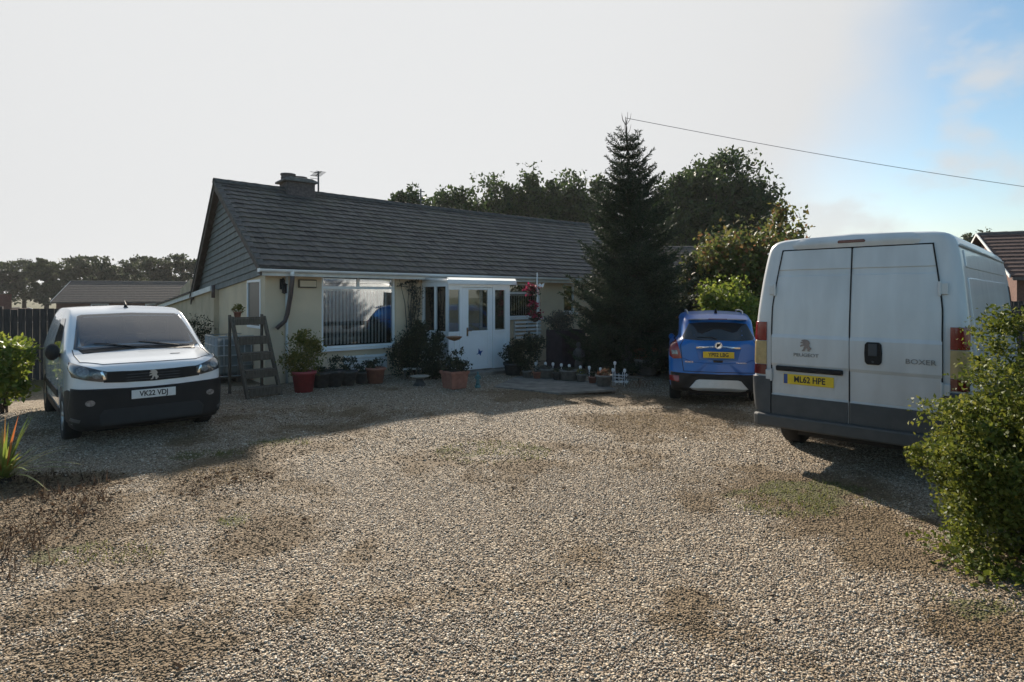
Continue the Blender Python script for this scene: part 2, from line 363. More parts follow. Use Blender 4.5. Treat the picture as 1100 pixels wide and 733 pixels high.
def make_ground():
    xs = axis_steps(-10, 10, .09, -700, 700); ys = axis_steps(-2, 17, .09, -300, 900)
    X, Y = np.meshgrid(xs, ys, indexing='ij'); x, y = X.ravel(), Y.ravel()
    z = zg(x, y) + .012*(vnoise(x, y, 1.3)-.5)
    nx, ny = len(xs), len(ys); i, j = np.meshgrid(np.arange(nx-1), np.arange(ny-1), indexing='ij'); i, j = i.ravel(), j.ravel()
    idx = np.stack([i*ny+j, (i+1)*ny+j, (i+1)*ny+j+1, i*ny+j+1], 1).ravel()
    m, nt, b = newmat('gravel_ground')
    L = nt.links.new; N = nt.nodes.new
    tc = N('ShaderNodeTexCoord')
    vo = N('ShaderNodeTexVoronoi'); vo.inputs['Scale'].default_value = 62; vo.inputs['Randomness'].default_value = 1
    L(tc.outputs['Object'], vo.inputs['Vector'])
    sep = N('ShaderNodeSeparateColor'); L(vo.outputs['Color'], sep.inputs['Color'])
    rp = N('ShaderNodeValToRGB'); e = rp.color_ramp.elements
    stops = [(0,(.10,.072,.05)),(.35,(.22,.168,.115)),(.6,(.32,.25,.175)),(.82,(.41,.335,.24)),(1,(.56,.49,.39))]
    while len(e) < len(stops): e.new(.5)
    for k, (p, c) in enumerate(stops): e[k].position = p; e[k].color = (*c, 1)
    L(sep.outputs['Red'], rp.inputs['Fac'])
    big = N('ShaderNodeTexNoise'); big.inputs['Scale'].default_value = .7; big.inputs['Detail'].default_value = 5; L(tc.outputs['Object'], big.inputs['Vector'])
    fine = N('ShaderNodeTexNoise'); fine.inputs['Scale'].default_value = 26; fine.inputs['Detail'].default_value = 6; L(tc.outputs['Object'], fine.inputs['Vector'])
    def attr(n): a = N('ShaderNodeAttribute'); a.attribute_name = n; return a.outputs['Fac']
    def ramp(sock, a, bb, c0, c1):
        r = N('ShaderNodeValToRGB'); r.color_ramp.elements[0].position = a; r.color_ramp.elements[1].position = bb
        r.color_ramp.elements[0].color = (*c0,1); r.color_ramp.elements[1].color = (*c1,1); L(sock, r.inputs['Fac']); return r.outputs['Color']
    def mix(f, a, bb):
        x = N('ShaderNodeMix'); x.data_type = 'RGBA'; L(f, x.inputs['Factor']); L(a, x.inputs['A']); L(bb, x.inputs['B']); return x.outputs['Result']
    def soft(name, amt):
        s = N('ShaderNodeMath'); s.operation = 'MULTIPLY_ADD'; L(fine.outputs['Fac'], s.inputs[0]); s.inputs[1].default_value = amt; L(attr(name), s.inputs[2])
        t = N('ShaderNodeMapRange'); t.inputs['From Min'].default_value = .35+amt*.5; t.inputs['From Max'].default_value = .75+amt*.5; L(s.outputs[0], t.inputs['Value']); return t.outputs['Result']
    dirt = ramp(fine.outputs['Fac'], .3, .72, (.09,.062,.036), (.27,.195,.115))
    grs = ramp(fine.outputs['Fac'], .3, .7, (.05,.05,.018), (.15,.14,.055))
    far = ramp(big.outputs['Fac'], .3, .7, (.05,.06,.02), (.11,.10,.05))
    c = mix(soft('dirt', 1.2), rp.outputs['Color'], dirt); c = mix(soft('grass', 1.2), c, grs); c = mix(attr('far'), c, far)
    L(c, b.inputs['Base Color']); b.inputs['Roughness'].default_value = .85; b.inputs['Specular IOR Level'].default_value = .25
    bp = N('ShaderNodeBump'); bp.inputs['Strength'].default_value = 1; bp.inputs['Distance'].default_value = .02; bp.invert = True
    L(vo.outputs['Distance'], bp.inputs['Height'])
    b2 = N('ShaderNodeBump'); b2.inputs['Strength'].default_value = .5; b2.inputs['Distance'].default_value = .03; L(fine.outputs['Fac'], b2.inputs['Height'])
    L(bp.outputs['Normal'], b2.inputs['Normal']); L(b2.outputs['Normal'], b.inputs['Normal'])
    g = npmesh('ground', np.stack([x,y,z],1), 4, idx, m, smooth=True); g['kind'] = 'structure'; g['label'] = 'gravel drive with worn earth and grass patches'
    for n, v in (('dirt', mask(DIRT, x, y)), ('grass', mask(GRASS, x, y)),
                 ('far', np.clip(np.maximum((y-17.5)/2, np.maximum(-x-8.5, x-8.5)), 0, 1))):
        a = g.data.attributes.new(n, 'FLOAT', 'POINT'); a.data.foreach_set('value', v.astype(np.float32))
make_ground()

def make_stones():
    bm = bmesh.new(); bmesh.ops.create_icosphere(bm, subdivisions=1, radius=1); ico = (np.array([v.co[:] for v in bm.verts]), np.array([[v.index for v in f.verts] for f in bm.faces])); bm.free()
    octa = (np.array([(1,0,0),(0,1,0),(-1,0,0),(0,-1,0),(0,0,1),(0,0,-1)], float), np.array([(0,1,4),(1,2,4),(2,3,4),(3,0,4),(1,0,5),(2,1,5),(3,2,5),(0,3,5)]))
    def sample(n, y0, y1):
        y = np.sqrt(RNG.random(n)*(y1*y1-y0*y0)+y0*y0); x = (RNG.random(n)*2-1)*(y*.9+.9); return x, y
    gm = island_mat('gravel_stones', [(.14,.105,.075),(.235,.18,.13),(.29,.21,.145),(.355,.29,.215),(.42,.35,.265),(.49,.42,.325),(.64,.58,.49)], .6, spec=.3)
    dm = island_mat('earthy_stones', [(.11,.077,.047),(.175,.125,.077),(.25,.185,.115),(.33,.255,.17)], .8, spec=.2)
    VV, II, MM, o0 = [], [], [], 0
    for (bv, bf), n, y0, y1, k in ((ico, 70000, 1.8, 3.5, .70), (octa, 130000, 3.5, 6.5, .80), (octa, 90000, 6.5, 9.5, 1.1), (octa, 60000, 9.5, 13.8, 1.35)):
        x, y = sample(n, y0, y1)
        d = mask(DIRT, x, y); g = mask(GRASS, x, y)
        keep = RNG.random(n) > np.clip(np.maximum(d*.42, g*.70), 0, .93)
        keep &= RNG.random(n) < .70+.55*vnoise(x, y, 1.1, 5)
        hx, hy = x+5.11, y-12.34
        keep &= ((hx*.625-hy*.781) > .25) & (x > -8) & (x < 7)
        x, y, d = x[keep], y[keep], d[keep]; n = len(x)
        s = (.0056+.0062*RNG.random(n)**1.7)*np.where(RNG.random(n) < .03, 1.5, 1)*k
        sc = np.stack([s*(.8+.7*RNG.random(n)), s*(.7+.5*RNG.random(n)), s*(.30+.32*RNG.random(n))], 1)
        th = RNG.random(n)*2*np.pi; ti = RNG.normal(size=n)*.5
        v = bv[None]*sc[:,None] * (1+.20*RNG.normal(size=(n,len(bv),1)))
        ct, st = np.cos(ti)[:,None], np.sin(ti)[:,None]
        v = np.stack([v[...,0], v[...,1]*ct-v[...,2]*st, v[...,1]*st+v[...,2]*ct], -1)
        ct, st = np.cos(th)[:,None], np.sin(th)[:,None]
        v = np.stack([v[...,0]*ct-v[...,1]*st, v[...,0]*st+v[...,1]*ct, v[...,2]], -1)
        v += np.stack([x, y, zg(x,y)+.012*(vnoise(x, y, 1.3)-.5)+.001+sc[:,2]*.6], 1)[:,None]
        VV.append(v.reshape(-1,3)); II.append((bf[None]+np.arange(n)[:,None,None]*len(bv)).ravel()+o0); o0 += n*len(bv)
        MM.append(np.repeat((RNG.random(n) < d*1.1).astype(np.int32), len(bf)))
    o = npmesh('gravel', np.concatenate(VV), 3, np.concatenate(II), gm); o['kind'] = 'stuff'; o['label'] = 'loose tan and grey gravel stones on the drive'
    o.data.materials.append(dm); o.data.polygons.foreach_set('material_index', np.concatenate(MM)); o.data.update()
make_stones()

def blades(name, L, n, hmin, hmax, w, m, label, thr=.35):
    P = []
    for cx, cy, rx, ry in L:
        k = int(n*rx*ry); a = RNG.random(k)*2*np.pi; r = np.sqrt(RNG.random(k))*1.05
        P.append(np.stack([cx+np.cos(a)*r*rx, cy+np.sin(a)*r*ry], 1))
    P = np.concatenate(P); P = P[vnoise(P[:,0], P[:,1], 4, 2) > thr]; k = len(P)
    h = hmin+(hmax-hmin)*RNG.random(k); a = RNG.random(k)*2*np.pi
    base = np.stack([P[:,0], P[:,1], zg(P[:,0],P[:,1])+.002], 1); s = np.stack([np.cos(a), np.sin(a), 0*a],1)*w
    lean = RNG.normal(size=(k,3))*.5; lean[:,2] = 1; tip = base+lean/np.linalg.norm(lean,axis=1,keepdims=True)*h[:,None]
    V = np.stack([base-s, base+s, tip], 1).reshape(-1,3)
    o = npmesh(name, V, 3, np.arange(3*k), m); o['kind'] = 'stuff'; o['label'] = label
blades('grass', GRASS, 2600, .015, .05, .0035, LEAF['grass'], 'short green grass growing through the gravel')
blades('dry_grass', [ell(*e) for e in [(1050,668,62,18),(925,550,60,18),(240,510,50,12),(700,452,60,12)]], 1500, .015, .05, .003, LEAF['straw'], 'dry straw coloured grass in the worn patches')
blades('dead_plants', [ell(*e) for e in [(0,560,85,42),(40,520,70,14),(-10,610,60,30)]], 1100, .04, .16, .006, LEAF['dry'], 'rusty brown dead plants at the left edge of the drive', .25)
def litter():
    P = []
    for cx, cy, rx, ry in [ell(*e) for e in [(10,565,95,45),(60,520,80,14),(290,575,55,20),(240,520,50,16)]]:
        k = int(1500*rx*ry) if cx < -2.6 else int(450*rx*ry); a = RNG.random(k)*2*np.pi; r = np.sqrt(RNG.random(k)); P.append(np.stack([cx+np.cos(a)*r*rx, cy+np.sin(a)*r*ry, .004+.03*RNG.random(k)], 1))
    k = 420; yy_ = 2.2+9*RNG.random(k); P.append(np.stack([(RNG.random(k)*2-1)*yy_*.85, yy_, .012+.012*RNG.random(k)], 1))
    P = np.concatenate(P); P[:,2] += zg(P[:,0], P[:,1]); D = RNG.normal(size=P.shape)*np.array([1,1,.3])
    V, I = leaf_arrays(P, D, .02+.04*RNG.random(len(P)), .35)
    o = npmesh('leaf_litter', V, 4, I, LEAF['dry']); o['kind'] = 'stuff'; o['label'] = 'dead brown leaves and plant litter on the ground'
litter()
# paved strip along the flower bed
def slab_path():
    pts = [at(530,416), at(600,423), at(662,419), at(640,411), at(585,404), at(556,405)]
    mb = MB(); mb.prism([(p[0],p[1]) for p in pts], 'z', -.03, .018)
    o = mb.build('path', 'slab', bevel=.01); o['kind'] = 'structure'; o['label'] = 'worn concrete path slab by the flower bed'
slab_path()
# ------------------------------------------------------------------ the bungalow (local x along the front, y into the depth)
HX, HYW, HA = -5.11, 12.34, math.atan2(.625,.781)
UX, UY = math.cos(HA), math.sin(HA)
def ht(px, yl=0.):
    k = (px-CX)/F; X, Y = HX-UY*yl, HYW+UX*yl
    return (k*Y-X)/(UX-k*UY)
def hgy(px, t=0.):
    k = (px-CX)/F; X, Y = HX+UX*t, HYW+UY*t
    return (k*Y-X)/(-UY-k*UX)
def hd(t, yl): return HYW+UY*t+UX*yl
def hz(py, t, yl=0.): return CH-(py-HY)/F*hd(t, yl)
def hw(t, yl, z=0.): return (HX+UX*t-UY*yl, HYW+UY*t+UX*yl, z)
DROP = .073                                                  # the ground and the house fall away to the rear
house = thing('bungalow', 'cream rendered bungalow with dark tiled roof and white glazed porch', 'house', (HX,HYW,0), HA)
TL = 13.3
def panel(name, m, cuts_x, cuts_z, holes, y0, y1, parent):
    mb = MB()
    for a, b in zip(cuts_x[:-1], cuts_x[1:]):
        for c, d in zip(cuts_z[:-1], cuts_z[1:]):
            if any(a >= h[0]-1e-4 and b <= h[1]+1e-4 and c >= h[2]-1e-4 and d <= h[3]+1e-4 for h in holes): continue
            mb.box(a, b, y0, y1, c, d)
    bm = bmesh.new(); me = bpy.data.meshes.new(name); me.from_pydata(mb.v, [], mb.f); bm.from_mesh(me)
    bmesh.ops.remove_doubles(bm, verts=bm.verts, dist=1e-4)
    seen = {}
    for f in bm.faces: seen.setdefault(tuple(sorted(v.index for v in f.verts)), []).append(f)
    bmesh.ops.delete(bm, geom=[f for l in seen.values() if len(l) > 1 for f in l], context='FACES')
    bmesh.ops.recalc_face_normals(bm, faces=bm.faces); bm.to_mesh(me); bm.free()
    me.materials.append(M[m]); o = bpy.data.objects.new(name, me); COL.objects.link(o); o.parent = parent
    return o
w1 = (ht(345.5), ht(425), hz(375.5, ht(345.5)), 2.325)
p0, p1 = ht(453), 5.50                                       # porch extent
w2 = (p1+.06, ht(581), hz(341, ht(575)), 2.2)
w3 = (ht(605.5), ht(618), hz(336, ht(612)), 2.2)
xs = sorted([0, w1[0], w1[1], w2[0], w2[1], w3[0], w3[1], TL]); zs = sorted({-.2, w1[2], w1[3], w2[2], 2.2, w3[2], 2.08, 2.40})
panel('front_wall', 'render', xs, zs, [w1, w2, w3, (p0+.25, p1-.25, -.2, 2.08)], 0, .26, house)
# gable end wall with the slim window
gy0, gy1 = hgy(280), hgy(265.5)
def gtop(y): return 2.33-DROP*y
mb = MB()
def gw(y0, y1, z0a, z1a, z0b, z1b, t0=0., t1=.24):
    mb.add([(t0,y0,z0a),(t1,y0,z0a),(t1,y1,z0b),(t0,y1,z0b),(t0,y0,z1a),(t1,y0,z1a),(t1,y1,z1b),(t0,y1,z1b)],
           [(3,2,1,0),(4,5,6,7),(0,1,5,4),(1,2,6,5),(2,3,7,6),(3,0,4,7)])
WZ0, WZ1 = 1.15, 2.20
gw(.262, gy0, -.2, gtop(.262), -.2, gtop(gy0)); gw(gy0, gy1, -.2, WZ0, -.2, WZ0); gw(gy0, gy1, WZ1, gtop(gy0), WZ1-.0, max(gtop(gy1), WZ1+.001)); gw(gy1, 6.3, -.2, gtop(gy1), -.2, gtop(6.3))
mb.build('gable_wall', 'render', house)
mb = MB(); mb.box(0.26, TL, 6.05, 6.3, -.3, 1.8); mb.box(TL-.25, TL, .262, 6.04, -.3, 2.3)
mb.prism([(.3,2.3),(3.57,4.5),(6.0,1.85)], 'x', TL-.2, TL-.02)
mb.build('rear_wall', 'render', house)
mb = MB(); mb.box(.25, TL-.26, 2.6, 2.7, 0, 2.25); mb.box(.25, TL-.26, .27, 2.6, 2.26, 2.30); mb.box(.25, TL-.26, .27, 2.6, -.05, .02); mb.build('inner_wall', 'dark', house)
# gable boarding
RIDY, RIDZ, EAVZ, EAVY, REY, REZ = 3.57, 4.71, 2.43, -.35, 6.55, 1.80
def rz_front(y): return EAVZ+(y-EAVY)*(RIDZ-EAVZ)/(RIDY-EAVY)
def rz_rear(y): return RIDZ+(y-RIDY)*(REZ-RIDZ)/(REY-RIDY)
mb = MB(); bh = .155
i = 0
while True:
    k0 = 2.30+i*bh; k1 = k0+bh*1.12; i += 1
    def span(k):
        sf = (RIDZ-EAVZ)/(RIDY-EAVY); sr = (REZ-RIDZ)/(REY-RIDY)
        ya = (k-(EAVZ-sf*EAVY)+.07)/(sf+DROP); yb = (RIDZ-sr*RIDY-k-.07)/(-(sr+DROP))
        yb = (k-(RIDZ-sr*RIDY)+.07)/(sr+DROP)
        return max(ya, -.02), min(yb, 6.32)
    a0, b0 = span(k0); a1, b1 = span(k1)
    if b0-a0 < .15: break
    if b1 < a1: a1 = b1 = (a0+b0)/2
    lo, hi = -.045, -.015
    V = [(lo,a0,k0-DROP*a0),(lo,b0,k0-DROP*b0),(hi,b1,k1-DROP*b1),(hi,a1,k1-DROP*a1),
         (hi+.02,a0,k0-DROP*a0),(hi+.02,b0,k0-DROP*b0),(hi+.02,b1,k1-DROP*b1),(hi+.02,a1,k1-DROP*a1)]
    mb.add(V, [(0,3,2,1),(0,1,5,4),(2,3,7,6),(1,2,6,5),(3,0,4,7)])
mb.prism([(0,2.3),(RIDY,4.55),(6.3,1.9)], 'x', 0.0, .2)
mb.build('gable_cladding', 'clad', house)
# tiled roof: stepped courses with a rolled profile
roof = None
def slope(name, ya, za, yb, zb, n, tw, t0, t1):
    L = math.hypot(yb-ya, zb-za); ny, nz = -(zb-za)/L, (yb-ya)/L
    if nz < 0: ny, nz = -ny, -nz
    nt_ = int((t1-t0)/tw*6); V = []; Fc = []
    for c in range(n):
        f0, f1 = c/n, (c+1)/n+.03
        for (f, h) in ((f0, -.015), (f0, .048), (f1, .004)):
            for k in range(nt_+1):
                t = t0+(t1-t0)*k/nt_; ph = (k % 6)/6.
                wv = .007*max(0, math.sin(2*math.pi*ph)) - .005*max(0, -math.sin(2*math.pi*ph))
                jt = .003*math.sin(c*12.9898+int(k/6)*78.233)*(1+(int(k/6)*7+c*3)%5*.25)
                sag = -.0085*t - .05*math.sin(math.pi*max(0,t)/13)*(f0)
                hh = h+(wv if h > 0 else 0)+jt*(h > 0)
                V.append((t, ya+(yb-ya)*f+ny*hh, za+(zb-za)*f+nz*hh+sag))
        o = c*3*(nt_+1)
        for r_ in range(2):
            for k in range(nt_):
                a = o+r_*(nt_+1)+k; Fc.append((a, a+1, a+nt_+2, a+nt_+1))
    m = MB(); m.v = V; m.f = Fc
    return m
mb = slope('roof', EAVY, EAVZ, RIDY, RIDZ, 17, .21, -.22, 13.2)
m2 = slope('roof', REY, REZ, RIDY, RIDZ, 17, .30, -.22, 13.2); mb.add(m2.v, m2.f)
roof = mb.build('roof', 'tile', house, fix=False)
mb = MB()
for k in range(40):
    t = -.22+k*.336; L = .345
    z = lambda t: RIDZ+.03-.0085*t-.05*math.sin(math.pi*max(0,t)/13)
    mb.grid(lambda u, v, t=t, L=L: (t+u*L, RIDY+(.14-.01*u)*math.cos(math.pi*v), z(t+u*L)-.05+.12*math.sin(math.pi*v)+.012*(1-u)), 1, 7)
mb.build('ridge_tiles', 'ridge', roof, fix=False)
# bargeboards and mortared verges
mb = MB()
for (ya,za,yb,zb) in ((EAVY,EAVZ,RIDY,RIDZ),(RIDY,RIDZ,REY,REZ)):
    mb.add([(-.20,ya,za-.02),(-.20,yb,zb-.02),(-.20,yb,zb-.20),(-.20,ya,za-.17),(-.165,ya,za-.02),(-.165,yb,zb-.02),(-.165,yb,zb-.20),(-.165,ya,za-.17)],
           [(0,1,2,3),(7,6,5,4),(0,4,5,1),(1,5,6,2),(2,6,7,3),(3,7,4,0)])
mb.add([(-.17,EAVY,EAVZ-.06),(-.17,RIDY,RIDZ-.06),(-.17,REY,REZ-.06),(0.0,EAVY,EAVZ-.06),(0.0,RIDY,RIDZ-.06),(0.0,REY,REZ-.06)],[(0,1,4,3),(1,2,5,4)])
mb.build('bargeboard', 'browntile', roof)
mb = MB()
for (ya,za,yb,zb) in ((EAVY,EAVZ,RIDY,RIDZ),(RIDY,RIDZ,REY,REZ)):
    for k in range(12):
        f0, f1 = k/12, (k+.93)/12
        y0, z0, y1, z1 = ya+(yb-ya)*f0, za+(zb-za)*f0, ya+(yb-ya)*f1, za+(zb-za)*f1
        mb.add([(-.225,y0,z0-.02),(-.225,y1,z1-.02),(-.225,y1,z1+.045),(-.225,y0,z0+.05),(-.10,y0,z0-.02),(-.10,y1,z1-.02),(-.10,y1,z1+.055),(-.10,y0,z0+.06)],
               [(0,1,2,3),(7,6,5,4),(0,4,5,1),(1,5,6,2),(2,6,7,3),(3,7,4,0)])
mb.build('verge', 'ridge', roof)
# chimney
ca, cb = ht(298.5, RIDY+.1), ht(334, RIDY+.1)
ch = MB().box(ca+.12, cb-.03, RIDY-.3, RIDY+.35, RIDZ-.5, RIDZ+.20).build('chimney', 'darkbrick', house, bevel=.01)
mb = MB(); mb.box(ca+.02, cb+.03, RIDY-.38, RIDY+.43, RIDZ+.202, RIDZ+.26); mb.prism([(ca+.02,RIDZ+.26),(cb+.03,RIDZ+.26),(cb-.12,RIDZ+.32),(ca+.2,RIDZ+.32)], 'y', RIDY-.34, RIDY+.39)
mb.build('chimney_capping', 'stonepot', ch, bevel=.015)
for k, px in enumerate((309.5, 322)):
    t = ht(px, RIDY)
    MB().lathe([(.18,RIDZ+.28),(.19,RIDZ+.34),(.175,RIDZ+.38),(.20,RIDZ+.40),(.20,RIDZ+.44),(.15,RIDZ+.44),(.14,RIDZ+.3)], 14, (t,RIDY,-.0 if k == 0 else -.05)).build('chimney_pot', 'darkbrick', ch, True)
# aerial on the ridge and the small one further along
def aerial(px, h, yag):
    t = ht(px, RIDY+.1); z0 = RIDZ-.0085*t-.05; mb = MB(); y = RIDY+.1
    mb.tube([(t,y,z0-.3),(t,y,z0+h)], .024, 6)
    if yag:
        mb.tube([(t-.05,y-.35,z0+h-.07),(t+.05,y+.35,z0+h-.07)], .012, 5)
        for k in range(6):
            q = -.32+k*.125; mb.tube([(t+q*.14-.14,y+q,z0+h-.07),(t+q*.14+.14,y+q,z0+h-.07)], .007, 4)
        [mb.tube([(t-.12,y+.3,z0+h-.16+q),(t+.12,y+.3,z0+h-.16+q)], .007, 4) for q in (0,.07,.18)]; mb.tube([(t,y,z0+.05),(t-.32,y,z0+.08)], .014, 5)
    else:
        for k in range(3): mb.tube([(t-.14,y,z0+h-.08-k*.14),(t+.14,y,z0+h-.08-k*.14)], .016, 5)
    mb.build('television_aerial', 'wire', house)
aerial(342, .72, True); aerial(452, .62, False)
# gutter, fascia, soffit and pipes
gz = EAVZ-.03; gl = lambda t: -.0045*t
def gpath(y0, z0): return lambda t: (t, y0, z0+gl(t))
mb = MB()
mb.add([(-.18,-.33,gz-.14),(TL,-.33,gz-.14+gl(TL)),(TL,-.33,gz+.0+gl(TL)),(-.18,-.33,gz),(-.18,-.30,gz-.14),(TL,-.30,gz-.14+gl(TL)),(TL,-.30,gz+gl(TL)),(-.18,-.30,gz)],[(0,1,2,3),(7,6,5,4),(0,4,5,1),(2,6,7,3),(3,7,4,0),(1,5,6,2)])
mb.add([(-.18,-.30,gz-.135),(TL,-.30,gz-.135+gl(TL)),(TL,.0,gz-.11+gl(TL)),(-.18,0.,gz-.11)],[(0,1,2,3)])
mb.build('fascia', 'wood_white', house)
mb = MB(); mb.grid(lambda u, v: (-.24+u*(TL+.3), -.395+.062*math.cos(math.pi*(1-v))*-1, gz-.005-.062*math.sin(math.pi*v)+gl(u*TL)), 1, 8)
mb.box(-.25, -.235, -.46, -.33, gz-.07, gz)
mb.build('gutter', 'upvc', house, fix=False)
t0 = ht(314, -.40)
mb = MB(); mb.tube([(t0,-.40,gz-.02),(t0,-.40,gz-.16)], .045, 8); mb.build('gutter_outlet', 'upvc', house, True)
tb, tc_ = ht(309,-.2), ht(297,-.12)
mb = MB(); mb.tube([(t0,-.40,gz-.14),(t0,-.39,gz-.24),(ht(312,-.3),-.3,hz(318,t0)),(tb,-.18,hz(337,tb)),(ht(306,-.14),-.14,hz(345,tb)),(tc_,-.12,hz(353,tc_))], [.05,.05,.05,.048,.045,.045], 10)
mb.build('downpipe', 'brown_pipe', house, True)
t1 = ht(307.5); MB().tube([(t1,-.04,gz-.14),(t1,-.04,0)], .03, 8).build('overflow_pipe', 'wood_white', house, True)
# lantern, name plate
tl = ht(302.5); zl = hz(310, tl)
mb = MB(); mb.tube([(tl,-.005,zl+.17),(tl,-.1,zl+.22),(tl,-.18,zl+.17),(tl,-.18,zl+.10)], .012, 6); mb.lathe([(.0,zl+.12),(.075,zl+.08),(.055,zl+.06),(.05,zl-.07),(.06,zl-.09),(.0,zl-.12)], 6, (tl,-.18,0)); mb.box(tl-.04, tl+.04, -.02, -.002, zl-.02, zl+.2)
mb.build('wall_lantern', 'black', house)
na, nb = ht(320), ht(339.5); zn0, zn1 = hz(308.7, na), hz(301, na)
MB().box(na, nb, -.05, -.002, zn0-.015, zn1+.015).build('name_plate', 'oldwood', house, bevel=.012)
MB().box(na+.03, nb-.015, -.058, -.0505, zn0+.012, zn1-.012).build('name_plate_face', 'render', house)
# windows
def frame_window(x0, x1, z0, z1, name, vs=(), hs=(), partial=None, y=.05, blinds=False, parent=house, axis='x', pane='pane', sill=True):
    mb = MB(); f = .055
    def bx(a, b, c, d, ya=y, yb=y+.06):
        if axis == 'x': mb.box(a, b, ya, yb, c, d)
        else: mb.box(ya, yb, a, b, c, d)
    bx(x0, x1, z0, z0+f); bx(x0, x1, z1-f, z1); bx(x0, x0+f, z0+f, z1-f); bx(x1-f, x1, z0+f, z1-f)
    for h in hs: bx(x0+f, x1-f, h-.03, h+.03)
    for (v, a, b) in vs: bx(v-.028, v+.028, a, b)
    if sill: bx(x0-.04, x1+.04, z0-.05, z0-.003, y-.13, y+.05)
    o = mb.build('window', 'upvc', parent, bevel=.006)
    mb = MB()
    if axis == 'x': mb.box(x0+f-.004, x1-f+.004, y+.026, y+.034, z0+f-.004, z1-f+.004)
    else: mb.box(y+.026, y+.034, x0+f-.004, x1-f+.004, z0+f-.004, z1-f+.004)
    mb.build('pane', pane, o)
    if blinds:
        mb = MB(); n = int((x1-x0-.15)/.085)
        for k in range(n):
            c = x0+.09+k*.085; a = R(38+random.uniform(-5,5)); dx, dy = .042*math.cos(a), .042*math.sin(a)
            mb.add([(c-dx,y+.115-dy,z0+.08),(c+dx,y+.115+dy,z0+.08),(c+dx,y+.115+dy,blinds),(c-dx,y+.115-dy,blinds)],[(0,1,2,3)])
        mb.box(x0+.05, x1-.05, y+.09, y+.15, blinds, blinds+.04)
        mb.build('blind', 'blind', o, fix=False)
    return o
tr = hz(309.3, ht(385)); wm = ht(386)
frame_window(*w1[:2], w1[2], w1[3], 'window', [(wm, tr+.03, w1[3]-.05), (wm-.35, w1[2]+.05, w1[2]+.051)], [tr], blinds=tr-.07)
frame_window(*w2[:2], w2[2], w2[3], 'window', [], [hz(315, ht(570))], blinds=hz(318, ht(570)))
frame_window(*w3[:2], w3[2], w3[3], 'window', [], [])
frame_window(gy0, gy1, WZ0, WZ1, 'window', [], [], axis='y', y=-.012, sill=False, pane='obscure')
MB().box(.20, .23, gy0-.05, gy1+.05, WZ0-.1, WZ1+.05).build('window_backing', 'dark', house)
# louvred vents
def vent(pa, pb, ya, yb):
    a, b = ht(pa), ht(pb); z1, z0 = hz(ya, (a+b)/2), hz(yb, (a+b)/2); mb = MB()
    n = 5
    for k in range(n):
        z = z0+(z1-z0)*k/(n-1); mb.add([(a,-.10,z-.028),(b,-.10,z-.028),(b,-.07,z+.028),(a,-.07,z+.028),(a,-.085,z-.028),(b,-.085,z-.028),(b,-.055,z+.028),(a,-.055,z+.028)],[(0,1,2,3),(7,6,5,4),(0,4,5,1),(2,6,7,3),(3,7,4,0),(1,5,6,2)])
    for t in (a+.02, (a+b)/2, b-.05): mb.box(t, t+.03, -.054, -.002, z0-.04, z1+.04)
    mb.build('louvred_vent', 'wood_white', house)
vent(368, 414, 382.5, 395); vent(551, 579, 346, 362)
# rear extension and its fascia
mb = MB()
mb.add([(-.12,4.0,-.3),(-.12,12.5,-.3),(-.12,12.5,1.42),(-.12,4.0,2.02),(3,4.0,-.3),(3,12.5,-.3),(3,12.5,1.42),(3,4.0,1.7)],[(0,1,2,3),(7,6,5,4),(0,4,5,1),(1,5,6,2),(2,6,7,3),(3,7,4,0)])
mb.build('extension_wall', 'extrender', house)
mb = MB(); mb.add([(-.20,4.0,1.98),(-.20,12.6,1.37),(-.20,12.6,1.50),(-.20,4.0,2.11),(-.17,4.0,1.98),(-.17,12.6,1.37),(-.17,12.6,1.50),(-.17,4.0,2.11)],[(0,1,2,3),(7,6,5,4),(0,4,5,1),(1,5,6,2),(2,6,7,3),(3,7,4,0)])
mb.build('extension_fascia', 'wood_white', house)
mb = MB(); mb.add([(-.24,6.5,1.93),(-.24,12.7,1.49),(3.2,12.7,1.75),(3.2,6.5,2.0),(-.24,6.5,1.98),(-.24,12.7,1.54),(3.2,12.7,1.80),(3.2,6.5,2.05)],[(3,2,1,0),(4,5,6,7),(0,1,5,4),(1,2,6,5),(2,3,7,6),(3,0,4,7)])
mb.build('extension_roof', 'browntile', house)
mb = MB(); mb.add([(-.14,6.9,1.96),(-.14,8.6,1.83),(-.14,8.4,2.05),(-.14,6.9,2.35),(.2,6.9,1.96),(.2,8.6,1.83),(.2,8.4,2.05),(.2,6.9,2.35)],[(0,1,2,3),(7,6,5,4),(0,4,5,1),(1,5,6,2),(2,6,7,3),(3,7,4,0)])
mb.build('extension_gable', 'extrender', house)
mb = MB(); tdp = hgy(235.5, -.05); mb.tube([(-.19,tdp,2.12),(-.19,tdp,1.80)], .045, 8); mb.build('pipe_end', 'brown_pipe', house, True)
